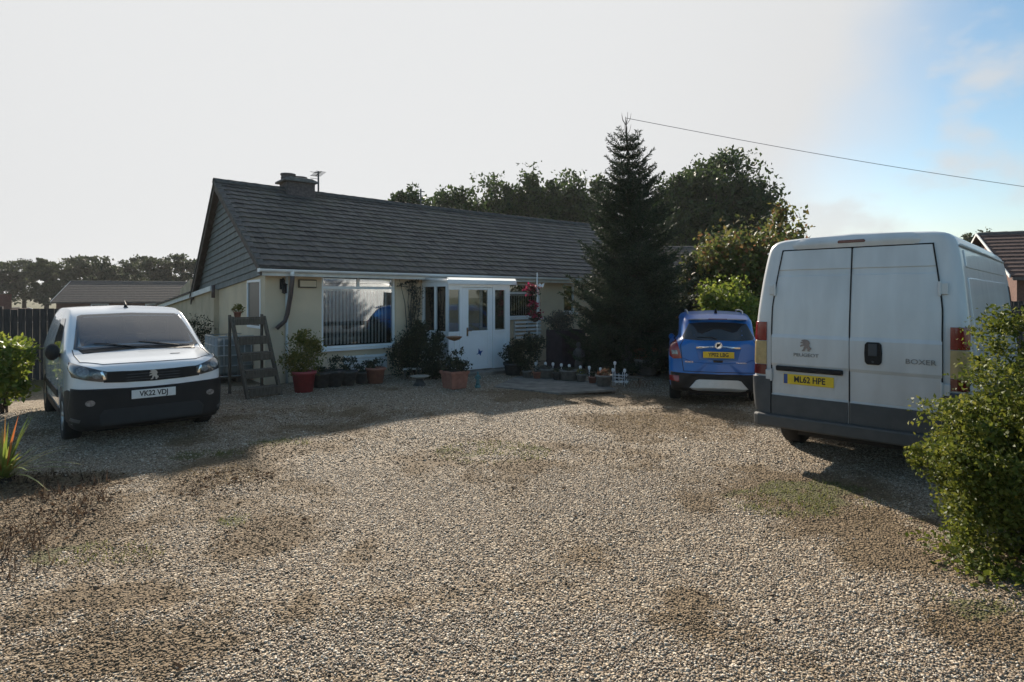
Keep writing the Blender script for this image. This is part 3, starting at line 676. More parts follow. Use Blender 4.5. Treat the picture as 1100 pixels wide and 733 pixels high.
# ---- porch
PF = -1.22
porch = MB().box(p0, p1, PF-.02, -.002, -.05, .085).build('porch', 'slab', house, bevel=.01)
def fr(bars, name='porch_frame'):
    m_ = MB()
    for b_ in bars: m_.box(*b_)
    return m_.build(name, 'upvc', porch, bevel=.006)
def pf(px): return ht(px, PF)
def pz(py, px): return hz(py, pf(px), PF)
xa = p0; xb = p1; ZT = 2.17; gz1 = pz(311.5, 510); gz0 = pz(355.5, 510)
xs_ = [pf(481.8), pf(494), pf(496.5), pf(503.6), pf(524.5), pf(529.5), pf(531.8), pf(543)]
y0, y1 = PF, PF+.07
bars = [(xa, xs_[0], y0, y1, .09, ZT), (xs_[1], xs_[2], y0, y1, .09, ZT), (xs_[5], xs_[6], y0, y1, .09, ZT), (xs_[7], xb, y0, y1, .09, ZT)]
bars += [(xs_[0], xs_[1], y0+.002, y1-.002, gz1, ZT), (xs_[2], xs_[5], y0+.002, y1-.002, gz1+.06, ZT), (xs_[6], xs_[7], y0+.002, y1-.002, gz1, ZT)]
bars += [(xs_[0], xs_[1], y0+.002, y1-.002, gz0-.05, gz0), (xs_[6], xs_[7], y0+.002, y1-.002, gz0-.05, gz0)]
bars += [(xs_[0], xs_[1], y0+.02, y1-.02, .09, gz0-.051), (xs_[6], xs_[7], y0+.02, y1-.02, .09, gz0-.051)]
ym = (PF-0)/2
bars += [(xa, xa+.07, y1+.001, y1+.06, .09, ZT), (xa, xa+.07, -.08, -.003, .09, ZT), (xa, xa+.07, ym-.03, ym+.03, .09, ZT),
         (xa+.002, xa+.068, y1+.061, -.081, ZT-.10, ZT-.001), (xa+.002, xa+.068, y1+.061, -.081, gz0-.06, gz0), (xa+.02, xa+.05, y1+.061, -.081, .09, gz0-.061),
         (xb-.07, xb, y1+.001, -.003, ZT-.1, ZT), (xb-.07, xb, y1+.001, -.003, gz0-.06, gz0), (xb-.05, xb-.02, y1+.001, -.003, .09, gz0-.061), (xb-.07, xb, -.08, -.003, gz0, ZT-.1)]
fr(bars)
for q in ((xs_[0], xs_[1], y0+.03, y0+.036, gz0, gz1), (xs_[6], xs_[7], y0+.03, y0+.036, gz0, gz1), (xa+.03, xa+.036, y1+.06, ym-.03, gz0, ZT-.1), (xa+.03, xa+.036, ym+.03, -.08, gz0, ZT-.1), (xb-.036, xb-.03, y1, -.08, gz0, ZT-.1)): MB().box(*q).build('pane', 'porchpane', porch)
dx0, dx1 = xs_[2]+.008, xs_[5]-.008; dz1 = gz1+.052
mb = MB(); yd0, yd1 = y0+.012, y0+.06
mb.box(dx0, xs_[3], yd0, yd1, .10, dz1); mb.box(xs_[4], dx1, yd0, yd1, .10, dz1); mb.box(xs_[3], xs_[4], yd0, yd1, gz1, dz1); mb.box(xs_[3], xs_[4], yd0, yd1, gz0-.07, gz0); mb.box(xs_[3], xs_[4], yd0+.014, yd1-.01, .20, gz0-.07); mb.box(xs_[3], xs_[4], yd0, yd1, .10, .20)
mb.build('door', 'upvc', porch, bevel=.005)
MB().box(xs_[3], xs_[4], yd0+.022, yd0+.028, gz0, gz1).build('door_pane', 'porchpane', porch)
mb = MB(); hxx = xs_[3]-.035; hzz = gz0-.02; mb.box(hxx-.02, hxx+.02, yd0-.012, yd0-.001, hzz-.1, hzz+.1); mb.tube([(hxx,yd0-.01,hzz+.03),(hxx,yd0-.05,hzz+.03),(hxx+.10,yd0-.05,hzz+.03)], .011, 8); mb.build('door_handle', 'rust', porch)
mb = MB()
tb_ = pf(515.5); zb_ = pz(378.5, 515)
mb.prism([(tb_-.09,zb_-.06),(tb_-.03,zb_-.02),(tb_-.02,zb_+.09),(tb_+.03,zb_+.02),(tb_+.10,zb_+.03),(tb_+.05,zb_-.03),(tb_+.04,zb_-.09),(tb_-.01,zb_-.04)], 'y', yd0+.006, yd0+.0135); mb.build('bird_decal', 'eu', porch)
m_, nt_, b_ = newmat('translucent_roof_edge'); b_.inputs['Base Color'].default_value = (.8,.82,.82,1)
tl_n = nt_.nodes.new('ShaderNodeBsdfTranslucent'); tl_n.inputs['Color'].default_value = (.85,.87,.87,1); mx_n = nt_.nodes.new('ShaderNodeMixShader'); mx_n.inputs['Fac'].default_value = .6
nt_.links.new(b_.outputs[0], mx_n.inputs[1]); nt_.links.new(tl_n.outputs[0], mx_n.inputs[2]); nt_.links.new(mx_n.outputs[0], nt_.nodes['Material Output'].inputs['Surface'])
mb = MB(); ov = .10
zf, zw = ZT+.02, 2.36
mb.add([(xa-ov,PF-ov,zf),(xb+ov,PF-ov,zf),(xb+ov,-.03,zw-.10),(xa-ov,-.03,zw-.10),(xa-ov,PF-ov,zf+.035),(xb+ov,PF-ov,zf+.035),(xb+ov,-.03,zw-.06),(xa-ov,-.03,zw-.06)],[(3,2,1,0),(4,5,6,7),(0,1,5,4),(1,2,6,5),(2,3,7,6),(3,0,4,7)])
mb.build('roof_sheet', m_, porch); mb = MB(); mb.box(xa-ov-.01, xb+ov+.01, PF-ov-.035, PF-ov-.002, zf-.07, zf+.034); mb.box(xa-.01, xb+.01, PF-.01, PF+.08, ZT+.001, ZT+.04)
mb.add([(xa-.002,PF,ZT),(xa-.002,-.03,ZT),(xa-.002,-.03,zw-.1),(xa-.002,PF,zf),(xa+.03,PF,ZT),(xa+.03,-.03,ZT),(xa+.03,-.03,zw-.1),(xa+.03,PF,zf)],[(0,1,2,3),(7,6,5,4),(0,4,5,1),(1,5,6,2),(2,6,7,3),(3,7,4,0)])
mb.build('porch_roof', 'upvc', porch, bevel=.01)
mb = MB(); mb.add([(xa-ov,PF-ov-.02,zf+.034),(xb+ov,PF-ov-.02,zf+.034),(xb+ov,PF-ov+.01,zf+.085),(xa-ov,PF-ov+.01,zf+.085)],[(0,1,2,3)]); mb.build('roof_edge', m_, porch, fix=False)
MB().box(xs_[2]-.1, xb-.2, PF-.42, PF-.025, -.05, .075).build('door_step', 'slab', house, bevel=.015)

# ------------------------------------------------------------------ vehicles
def catmull(P, sub):
    P = np.asarray(P, float); n = len(P); out = []
    for i in range(n-1):
        p0_, p1_, p2_, p3_ = P[max(i-1,0)], P[i], P[i+1], P[min(i+2,n-1)]
        for k in range(sub):
            t = k/sub
            q = .5*((2*p1_)+(-p0_+p2_)*t+(2*p0_-5*p1_+4*p2_-p3_)*t*t+(-p0_+3*p1_-3*p2_+p3_)*t**3)
            lin = p1_*(1-t)+p2_*t
            out.append(.72*q+.28*lin)
    out.append(P[-1]); return np.array(out)
def loft_body(stations, sub_k, sub_s):
    """stations: lists of (x,y,z) half outlines, bottom centre to top centre"""
    A = np.array([catmull(s, sub_k) for s in stations])
    A = catmull(A, sub_s)
    ns, nk = A.shape[:2]; mir = A[:, 1:-1][:, ::-1]*np.array([-1,1,1]); ring = np.concatenate([A, mir], 1); m = ring.shape[1]
    V = [tuple(p) for p in ring.reshape(-1,3)]; Fc = []
    for i in range(ns-1):
        for k in range(m):
            Fc.append((i*m+k, i*m+(k+1)%m, (i+1)*m+(k+1)%m, (i+1)*m+k))
    for i, flip in ((0, True), (ns-1, False)):
        c = ring[i].mean(0); V.append(tuple(c)); ci = len(V)-1
        for k in range(m): Fc.append((ci, i*m+(k+1)%m, i*m+k) if flip else (ci, i*m+k, i*m+(k+1)%m))
    return V, Fc
def body_mesh(name, V, Fc, m, parent, cuts, low=None):
    mb = MB(); mb.v = V; mb.f = Fc; o = mb.build(name, m, parent, True)
    cut = []
    for (y, z, r, xi, xo) in cuts:
        for s in (-1, 1):
            c = MB().lathe([(0,s*xi),(r,s*xi),(r,s*xo),(0,s*xo)], 32, (0,y,z), 'x').build('arch', 'black'); cut.append(c)
            bo = o.modifiers.new('b', 'BOOLEAN'); bo.operation = 'DIFFERENCE'; bo.object = c; bo.solver = 'EXACT'
    if cut:
        inv = o.parent; o.parent = None; bpy.context.view_layer.update()
        me = bpy.data.meshes.new_from_object(o.evaluated_get(bpy.context.evaluated_depsgraph_get()))
        o.modifiers.clear(); o.data = me; o.parent = inv; me.materials.clear(); me.materials.append(M[m])
        for c in cut: bpy.data.objects.remove(c)
        me.polygons.foreach_set('use_smooth', [True]*len(me.polygons))
        try: me.set_sharp_from_angle(angle=R(38))
        except Exception: pass
    if low:
        me = o.data; me.materials.append(M[low[1]])
        for p in me.polygons:
            if p.center.z < low[0] or (abs(p.center.x) < .72 and p.center.z < .6 and abs(p.normal.z) < .5 and abs(p.normal.x) > .9): p.material_index = 1
    return o
def seam(bvh, pts, axis, sign, name, parent, r=.006, m='black', off=.0005, n=8):
    P = []
    for a, b in zip(pts[:-1], pts[1:]):
        for k in range(n): P.append((a[0]+(b[0]-a[0])*k/n, a[1]+(b[1]-a[1])*k/n))
    P.append(pts[-1]); Q = []
    for a, b in P:
        org, d = (Vector((a,-sign*20,b)), Vector((0,sign,0))) if axis == 'y' else ((Vector((-sign*20,a,b)), Vector((sign,0,0))) if axis == 'x' else (Vector((a,b,20)), Vector((0,0,-1))))
        h, nr, _, _ = bvh.ray_cast(org, d)
        if h is None: continue
        if nr.dot(d) > 0: nr = -nr
        Q.append(h+nr*off)
    return MB().tube(Q, r, 5).build(name, m, parent, True)
def patch(bvh, poly, axis, sign, m, name, parent, off=.006, sink=.012, rings=(1,.985,.955,.92,.88,.83,.77,.7,.6,.45,.25), dens=7, smooth=True):
    P = []; n = len(poly)
    for i in range(n):
        a, b = poly[i], poly[(i+1) % n]
        for k in range(dens): t = k/dens; P.append((a[0]*(1-t)+b[0]*t, a[1]*(1-t)+b[1]*t))
    P = np.array(P); c = P.mean(0); c = np.array([(P[:,0].max()+P[:,0].min())/2, (P[:,1].max()+P[:,1].min())/2])
    def cast(a, b, o_):
        if axis == 'y': org = Vector((a, -sign*20, b)); d = Vector((0,sign,0))
        else: org = Vector((-sign*20, a, b)); d = Vector((sign,0,0))
        h, nr, _, _ = bvh.ray_cast(org, d)
        if h is None:
            h, nr, _, _ = bvh.find_nearest(Vector((a, -sign*2 if sign < 0 else 0, b)) if axis == 'y' else Vector((-sign*.9, a, b)))
        if nr.dot(d) > 0: nr = -nr
        return h + nr*o_
    V = []; L = len(P)
    V += [cast(p[0], p[1], -sink) for p in P]
    for r_ in rings: V += [cast(*(c+(p-c)*r_), off if r_ < 1 else off*.5) for p in P]
    V.append(cast(c[0], c[1], off)); Fc = []
    for q in range(len(rings)):
        for k in range(L): Fc.append((q*L+k, q*L+(k+1)%L, (q+1)*L+(k+1)%L, (q+1)*L+k))
    q = len(rings)
    for k in range(L): Fc.append((q*L+k, q*L+(k+1)%L, len(V)-1))
    mb = MB(); mb.v = [tuple(v) for v in V]; mb.f = Fc
    return mb.build(name, m, parent, smooth)
def wheel(parent, x, y, r, w, side, spokes=5, hub='rim'):
    t = MB().lathe([(r*.60,-w/2),(r*.93,-w/2),(r,-w/2+.03),(r,w/2-.03),(r*.93,w/2),(r*.60,w/2)], 28, (0,0,0), 'x').build('wheel', 'rubber', parent, True)
    t.location = (x, y, r-.012)
    mb = MB(); s = side
    mb.lathe([(0,s*w*.30),(r*.12,s*w*.34),(r*.16,s*w*.26),(r*.60,s*w*.05)], 20, (0,0,0), 'x'); mb.lathe([(r*.64,s*w*.50),(r*.60,s*w*.40),(r*.56,s*w*.1),(r*.60,-s*w*.4)], 24, (0,0,0), 'x')
    for k in range(spokes):
        a = 2*math.pi*k/spokes
        for da in (-.10, .10):
            mb.tube([(s*w*.31, r*.12*math.cos(a+da), r*.12*math.sin(a+da)), (s*w*.36, r*.60*math.cos(a+da*.6), r*.60*math.sin(a+da*.6))], [.022,.026], 6)
    mb.build('rim', hub, t, True)
    return t
LION = [(.18,.95),(.40,1.),(.62,.98),(.80,.86),(.86,.68),(.78,.52),(.84,.38),(.98,.30),(.95,.18),(.80,.10),(.84,0),(.66,.02),(.66,.2),(.58,.32),(.46,.22),(.40,.04),(.16,0),(.20,.10),(.30,.16),(.34,.34),(.40,.46),(.22,.44),(.06,.36),(.02,.46),(.16,.56),(.34,.6),(.18,.68),(.04,.66),(.08,.78),(.28,.8),(.12,.88)]
def lion(parent, c, size, m, y, flip=1, name='lion_emblem'):
    return MB().prism([(c[0]+(p[0]-.5)*size*.92*flip, c[1]+(p[1]-.5)*size) for p in LION], 'y', y, y+.008).build(name, m, parent)
def plate(parent, body, x, z, y, colour, facing, tilt=0., band=False, size=.083):
    """facing -1: the plate looks towards local -y"""
    pl = MB().box(-.26,.26,-.004,.004,-.0555,.0555).build('number_plate', colour, parent, bevel=.003)
    pl.location = (x, y, z); pl.rotation_euler = (tilt,0,0)
    text_part('registration', body, size*1.14, 'ink', pl, (.015 if band else 0, -.0055, 0), (R(90),0,0), .0012, .80 if band else .86, .0022)
    if band: MB().box(-.255,-.215,-.0058,-.0042,-.052,.052).build('plate_band', 'eu', pl)
    return pl

# ---- white panel van parked on the right (seen from behind); local y = forward
def build_boxer():
    bx = thing('panel_van', 'large white high roof panel van seen from behind, with grubby rear doors', 'van', (3.56,6.28,0), math.atan2(-.696,.718))
    base = [(0,.40),(.82,.40),(.97,.46),(1.02,.75),(1.025,1.15),(1.0,1.6),(.958,2.0),(.915,2.28),(.87,2.425),(.72,2.492),(0,2.525)]
    rake = lambda z: .11*max(0, min(1, (z-1.45)/.95))**1.25
    def st(y, inset=0., top=2.525, wk=1., rk=1.):
        out = []
        for x, z in base:
            if top < 2.525:
                z = (1.0+(z-1.0)*(top-1.0)/1.525 if z > 1 else z) if top > 1.05 else .40+(z-.40)*(top-.40)/2.125
            w_ = max(0, x-inset*(x/1.0)) if x else 0
            zz = z-(inset*.45*max(0, (z-2.2)/.32) if top >= 2.5 else 0)
            out.append((w_*wk, y+rake(z)*rk, zz))
        return out
    sts = [st(0,.105), st(.012,.055), st(.045,.018), st(.11,0), st(.5,0), st(1.5,0,rk=.5), st(3,0,rk=0), st(4.35,0,2.50,rk=0), st(4.7,0,2.36,.99,0), st(5.1,0,1.85,.98,0), st(5.45,0,1.36,.97,0), st(5.65,0,1.12,.95,0), st(5.85,.05,.95,.9,0), st(5.95,.15,.8,.8,0)]
    V, Fc = loft_body(sts, 4, 4); bvh = BVHTree.FromPolygons([Vector(v) for v in V], Fc)
    body_mesh('body', V, Fc, 'van', bx, [(1.02,.34,.41,.70,1.2),(5.02,.34,.41,.70,1.2)], (.47,'grey_pl'))
    hw_ = lambda z: .80 if z < 1.7 else .80-.088*((z-1.7)/.66)**1.2
    prof = [(.50,.010),(.735,.010),(.745,.004),(.79,.004),(1.05,.006),(1.085,.019),(1.38,.020),(1.42,.005),(1.7,.004),(1.9,.004),(2.068,.003),(2.078,-.008),(2.138,-.008),(2.148,.003),(2.36,.002)]
    for s, x0 in ((-1, -.004), (1, .004)):
        rows = [(z, -rake(z)*-1-b_-.014) for z, b_ in prof]; nx = 6; V2 = []; F2 = []
        for z, y in rows:
            for k in range(nx+1):
                f = k/nx; x = x0+(s*hw_(z)-x0)*f; V2.append((x, y+(.010*(abs(f-.5)*2)**6), z))
        for i in range(len(rows)-1):
            for k in range(nx): a = i*(nx+1)+k; F2.append((a, a+1, a+nx+2, a+nx+1))
        n0 = len(V2)                                                 # door edges return to the body
        edge = [i*(nx+1) for i in range(len(rows))]+[(len(rows)-1)*(nx+1)+k for k in range(1,nx+1)]+[i*(nx+1)+nx for i in range(len(rows)-2,-1,-1)]+list(range(nx-1,0,-1))
        for e in edge: v = V2[e]; V2.append((v[0], v[1]+.035, v[2]))
        for q in range(len(edge)): F2.append((edge[q], edge[(q+1)%len(edge)], n0+(q+1)%len(edge), n0+q))
        mb = MB(); mb.v = V2; mb.f = F2; d = mb.build('rear_door', 'van', bx)
        MB().box(*sorted((x0+s*.006, s*.795)), -.034, -.0245, .505, .725).build('door_trim', 'grey_pl', d, bevel=.004)
        for zh in (1.92, .95):
            hb = MB(); xh = s*(hw_(zh)+.03); hb.box(xh-.035, xh+.035, rake(zh)-.028, rake(zh)+.0, zh-.055, zh+.055); hb.tube([(xh-s*.03,rake(zh)-.032,zh-.07),(xh-s*.03,rake(zh)-.032,zh+.07)], .013, 8); hb.build('hinge', 'van', d, bevel=.008)
        if s < 0:
            MB().box(-.745,-.055,-.052,-.021,1.005,1.062).build('number_plate_lamp_bar', 'black', d, bevel=.012)
            MB().prism([(-.70,.99),(-.11,.99),(-.16,.83),(-.66,.83)], 'y', -.022, -.0155).build('plate_recess', 'van', d)
            plate(d, 'ML62 HPE', -.405, .92, -.028, 'plate_y', -1, band=True)
            lion(d, (-.425,1.305), .13, 'greylogo', -.045, name='lion_emblem')
            text_part('van_badge', 'PEUGEOT', .052, 'greytext', d, (-.425,-.0365,1.195), (R(90),0,0), .003, 1.15)
        else:
            MB().prism([(.15,1.17),(.17,1.145),(.28,1.145),(.30,1.17),(.305,1.26),(.30,1.35),(.28,1.375),(.17,1.375),(.15,1.35),(.145,1.26)], 'y', -.052, -.030).build('door_handle', 'black', d, bevel=.008)
            MB().box(.185,.265,-.066,-.0525,1.235,1.36).box(.215,.235,-.060,-.0525,1.165,1.185).build('handle_lever', 'grey_pl', d, bevel=.008)
            text_part('model_badge', 'BOXER', .07, 'greytext', d, (.63,-.0365,1.20), (R(90),0,0), .003, 1.15)
    mb = MB(); zz_ = np.linspace(.50, 2.366, 30)
    for a_, b_ in (('c',0),('l',-1),('r',1)):
        V_ = []; 
        for z in zz_:
            c_ = 0 if b_ == 0 else b_*(hw_(min(z,2.36))+.001); V_ += [(c_-.007, rake(z)-.0135, z), (c_+.007, rake(z)-.0135, z)]
        mb.add(V_, [(2*q, 2*q+1, 2*q+3, 2*q+2) for q in range(len(zz_)-1)])
    mb.add([(-.72,rake(2.36)-.0075,2.352),(.72,rake(2.36)-.0075,2.352),(.72,rake(2.375)-.0075,2.374),(-.72,rake(2.375)-.0075,2.374)],[(0,1,2,3)])
    mb.build('door_seal', 'black', bx, fix=False)
    # moulded cap over the doors with the high brake lamp
    mb = MB(); mb.grid(lambda u, v: (-.70+1.40*u, rake(2.4)-.028-.012*math.sin(math.pi*v)+.10*(abs(u-.5)*2)**8+.09*max(0,v-.55), 2.372+.125*v-.035*(abs(u-.5)*2)**6*v), 24, 6)
    mb.add([(-.70,rake(2.4)+.08,2.372),(.70,rake(2.4)+.08,2.372),(.69,rake(2.4)+.0,2.372),(-.69,rake(2.4)+.0,2.372)],[(0,1,2,3)])
    cap = mb.build('roof_cap', 'van', bx, True, fix=False)
    MB().prism([(-.13,2.415),(.12,2.415),(.13,2.432),(.115,2.448),(-.125,2.448),(-.14,2.432)], 'y', rake(2.4)-.046, rake(2.4)-.02).build('brake_lamp', 'darkred', bx, bevel=.005)
    for s in (-1, 1):
        lx0, lx1 = s*.862, s*1.0
        for nm, z0_, z1_, mt in (('tail_lamp', 1.335, 1.55, 'red'), ('indicator_lamp', 1.065, 1.33, 'amber'), ('reversing_lamp', .945, 1.06, 'darkred')):
            patch(bvh, [(lx0,z0_),(lx1,z0_),(lx1,z1_),(lx0,z1_)], 'y', 1, mt, nm, bx, .014, .01, dens=6)
        patch(bvh, [(s*.81,.50),(s*1.005,.50),(s*1.005,.925),(s*.81,.925)], 'y', 1, 'grey_pl', 'bumper_corner', bx, .03, .01, dens=6)
        # side panel pressings
        patch(bvh, [(.30,2.13),(3.9,2.13),(3.9,2.30),(.33,2.30)], 'x', -s, 'van', 'upper_side_panel', bx, .010, .01, dens=8)
        patch(bvh, [(.30,1.10),(3.9,1.10),(3.9,2.03),(.30,2.03)], 'x', -s, 'van', 'side_panel', bx, .008, .01, dens=8)
        patch(bvh, [(.2,.72),(3.6,.72),(3.6,.88),(.2,.88)], 'x', -s, 'grey_pl', 'side_moulding', bx, .016, .01, dens=8)
        patch(bvh, [(4.2,1.32),(5.1,1.32),(4.9,1.95),(4.25,2.0)], 'x', -s, 'carglass', 'side_window', bx, .006, .01)
        mb = MB(); mb.tube([(s*.915,.2,2.345),(s*.915,1.9,2.345),(s*.905,4.25,2.335)], .014, 6); mb.build('roof_rail', 'van', bx, True)
        mb = MB(); mb.box(*sorted((s*1.06,s*1.26)), 4.90, 5.02, 1.32, 1.72); mb.tube([(s*.98,5.0,1.5),(s*1.1,4.97,1.5)], .03, 6); mb.build('wing_mirror', 'black', bx, bevel=.04)
        for y in (1.02, 5.02): wheel(bx, s*.87, y, .345, .215, s, 5, 'silver')
    patch(bvh, [(-.78,1.40),(.78,1.40),(.72,2.15),(-.72,2.15)], 'y', -1, 'carglass', 'windscreen', bx, .006, .01, dens=8)
    mb = MB(); mb.prism([(-.99,-.055),(-.93,-.095),(.93,-.095),(.99,-.055),(.99,.12),(-.99,.12)], 'z', .365, .505); mb.build('rear_bumper', 'grey_pl', bx, bevel=.02)
    mb = MB(); mb.box(-.62,.62,.3,4.9,.24,.42); mb.tube([(-.7,1.02,.33),(.7,1.02,.33)], .06, 8); mb.build('chassis', 'black', bx)
build_boxer()

# ---- white van facing the camera; local y = rearwards from the nose
def build_partner():
    th = R(42)
    pv = thing('panel_van', 'small white panel van with black bumper parked facing forward', 'van', (-4.59,7.63,0), th)
    def sec(y, w, zb, zm, zs, wr, zr, w6, z6, zt):
        return [(0,y,zb),(w*.86,y,zb),(w*.975,y,zb+.09),(w,y,zm),(w*.985,y,zs),(wr,y,zr),(w6,y,z6),(0,y,zt)]
    sts = [sec(.000,.60,.30,.52,.78,.58,.90,.45,.93,.94), sec(.022,.73,.25,.54,.84,.68,.95,.5,.975,.983), sec(.07,.82,.22,.56,.90,.72,.99,.52,1.01,1.015),
           sec(.16,.875,.20,.58,.94,.77,1.02,.55,1.038,1.043), sec(.32,.91,.20,.6,.97,.80,1.052,.57,1.068,1.073), sec(.60,.922,.20,.62,.99,.82,1.088,.6,1.108,1.113),
           sec(.86,.925,.20,.64,1.0,.86,1.12,.66,1.15,1.16), sec(1.05,.925,.20,.65,1.03,.85,1.20,.70,1.265,1.285), sec(1.40,.925,.20,.66,1.06,.81,1.42,.68,1.475,1.495),
           sec(1.72,.925,.20,.67,1.07,.775,1.575,.65,1.635,1.655), sec(2.0,.925,.20,.68,1.08,.76,1.635,.63,1.70,1.72), sec(2.5,.925,.20,.68,1.08,.76,1.65,.63,1.72,1.745),
           sec(3.4,.925,.20,.68,1.08,.755,1.64,.63,1.71,1.735), sec(4.1,.915,.22,.68,1.08,.74,1.60,.62,1.67,1.70), sec(4.30,.90,.26,.68,1.08,.67,1.56,.56,1.62,1.65), sec(4.38,.85,.32,.68,1.06,.62,1.5,.5,1.55,1.57)]
    sts = [[(x, y if y < 2.2 else 2.2+(y-2.2)*.90, z) for x, y, z in st] for st in sts]
    V, Fc = loft_body(sts, 5, 5); bvh = BVHTree.FromPolygons([Vector(v) for v in V], Fc)
    pbody = body_mesh('body', V, Fc, 'partner', pv, [(.89,.325,.37,.62,1.1),(3.50,.325,.37,.62,1.1)], (.31,'black'))
    P = lambda poly, m, nm, off=.006, **k: patch(bvh, poly, 'y', 1, m, nm, pv, off, .012, **k)
    WS = [(x_*1.075, z_) for x_, z_ in [(-.66,1.155),(-.36,1.175),(0,1.18),(.36,1.175),(.66,1.155),(.735,1.175),(.63,1.60),(.58,1.622),(0,1.642),(-.58,1.622),(-.63,1.60),(-.735,1.175)]]
    bm = bmesh.new(); bm.from_mesh(pbody.data); kill = []
    for f in bm.faces:
        c = f.calc_center_median()
        if .84 < c.y < 1.9 and 1.215 < c.z < 1.585 and abs(c.x) < .75-(c.z-1.175)*.26-.035 and f.normal.y < -.2: kill.append(f)
    bmesh.ops.delete(bm, geom=kill, context='FACES'); bm.to_mesh(pbody.data); bm.free()
    P(WS, 'windscreen_clear', 'windscreen', .007, dens=6)
    mb = MB(); ctr = (0,1.40); RG = []
    for sc_x, sc_z in ((.995,.995),(.93,.86)):
        RG.append([(ctr[0]+(x_-ctr[0])*sc_x, ctr[1]+(z_-ctr[1])*sc_z) for x_, z_ in WS])
    n_ = len(WS); V2 = []
    for rg_ in RG:
        for k in range(n_):
            a_, b_ = rg_[k], rg_[(k+1)%n_]
            for q in range(6):
                x_, z_ = a_[0]+(b_[0]-a_[0])*q/6, a_[1]+(b_[1]-a_[1])*q/6; h, nr, _, _ = bvh.ray_cast(Vector((x_,-20,z_)), Vector((0,1,0)))
                if nr.y > 0: nr = -nr
                V2.append(h+nr*.0035)
    m_n = n_*6; mb.v = [tuple(v) for v in V2]; mb.f = [(k,(k+1)%m_n,m_n+(k+1)%m_n,m_n+k) for k in range(m_n)]; mb.build('windscreen_surround', 'black', pv, fix=False)
    # cabin seen through the windscreen
    mb = MB(); mb.prism([(.95,1.10),(1.22,1.17),(1.38,1.16),(1.48,1.05),(1.48,.6),(.95,.6)], 'x', -.74, .74); mb.build('dashboard', 'grey_pl', pv, bevel=.02)
    MB().box(-.66,.66,2.22,2.26,.4,1.55).build('bulkhead', 'dark', pv)
    for sx_ in (-.44, .10, .48):
        st_ = MB().prism([(1.90,.62),(2.06,.60),(2.16,1.28),(2.05,1.30)], 'x', sx_-.19, sx_+.19).build('seat', 'grey_pl', pv, bevel=.04); MB().box(sx_-.11,sx_+.11,2.07,2.15,1.33,1.50).build('headrest', 'grey_pl', st_, bevel=.03)
    mb = MB(); mb.tube([(-.44+.18*math.cos(a), 1.50+.07*math.sin(a), 1.12+.17*math.sin(a)) for a in np.linspace(0, 2*math.pi, 20)], .014, 6); mb.build('steering_wheel', 'black', pv, True)
    MB().box(-.10,.10,1.60,1.62,1.52,1.58).build('rear_view_mirror', 'black', pv, bevel=.01)
    # black lower bumper wrapping the corners
    P([(-.86,.28),(-.5,.265),(0,.262),(.5,.265),(.86,.28),(.905,.48),(.885,.745),(.62,.735),(.3,.72),(0,.715),(-.3,.72),(-.62,.735),(-.885,.745),(-.905,.48)], 'black', 'front_bumper', .022, dens=6)
    P([(-.60,.275),(.60,.275),(.62,.40),(.56,.47),(-.56,.47),(-.62,.40)], 'dark', 'lower_grille', .028)
    gr = P([(-.56,.81),(-.35,.795),(0,.785),(.35,.795),(.56,.81),(.60,.87),(.60,.945),(.3,.935),(0,.93),(-.3,.935),(-.60,.945),(-.60,.87)], 'black', 'grille', .010)
    mb = MB()
    for z in (.82,.855,.89): mb.tube([(-.52,.012,z+.008),(-.3,-.008,z),(0,-.012,z),(.3,-.008,z),(.52,.012,z+.008)], .005, 5)
    mb.build('grille_bar', 'grey_pl', gr, True)
    lion(pv, (0,.868), .125, 'silver', -.030, name='lion_emblem')
    for s in (-1, 1):
        hl = P([(s*.52,.845),(s*.58,.82),(s*.74,.85),(s*.875,.885),(s*.90,.98),(s*.875,1.045),(s*.74,1.005),(s*.60,.962),(s*.53,.945)], 'lampdark', 'headlight', .012)
        for cx_, cz_, r_ in ((.63,.90,.042),(.77,.945,.05)):
            patch(bvh, [(s*cx_+r_*math.cos(a)*1.25, cz_+r_*math.sin(a)) for a in np.linspace(0,2*math.pi,12,endpoint=False)], 'y', 1, 'lampglass', 'lamp_lens', hl, .017, .004, dens=1)
        patch(bvh, [(s*.535,.85),(s*.565,.845),(s*.60,.94),(s*.575,.95)], 'y', 1, 'chrome', 'running_light', hl, .018, .004, dens=2)
        patch(bvh, [(s*.70+.05*math.cos(a), .565+.038*math.sin(a)) for a in np.linspace(0,2*math.pi,14,endpoint=False)], 'y', 1, 'lampglass', 'fog_lamp', pv, .03, .004, dens=1)
        P([(s*.80,.33),(s*.88,.35),(s*.87,.385),(s*.79,.365)], 'grey_pl', 'bumper_flap', .03)
        X = lambda poly, m, nm, off=.006, **k: patch(bvh, poly, 'x', -s, m, nm, pv, off, .012, **k)
        sw = X([(1.42,1.13),(2.30,1.12),(2.28,1.56),(1.86,1.565),(1.50,1.30)], 'carglass', 'side_window', .005)
        X([(.12,.30),(.50,.30),(.50,.68),(.30,.72),(.14,.70)], 'black', 'bumper_side', .014)
        X([(1.30,.24),(3.1,.24),(3.1,.36),(1.30,.36)], 'black', 'sill_trim', .012)
        X([(1.35,.50),(2.32,.50),(2.32,.60),(1.35,.60)], 'black', 'door_moulding', .014)
        X([(2.42,.50),(3.06,.50),(3.06,.60),(2.42,.60)], 'black', 'side_moulding', .014)
        X([(2.10,.955),(2.27,.955),(2.27,.99),(2.10,.99)], 'partner', 'door_handle', .03)
        for (ya, yb) in ((1.325,1.335),(2.355,2.365)): X([(ya,.4),(yb,.4),(yb,1.08),(ya,1.08)], 'black', 'door_gap', .0015, dens=3)
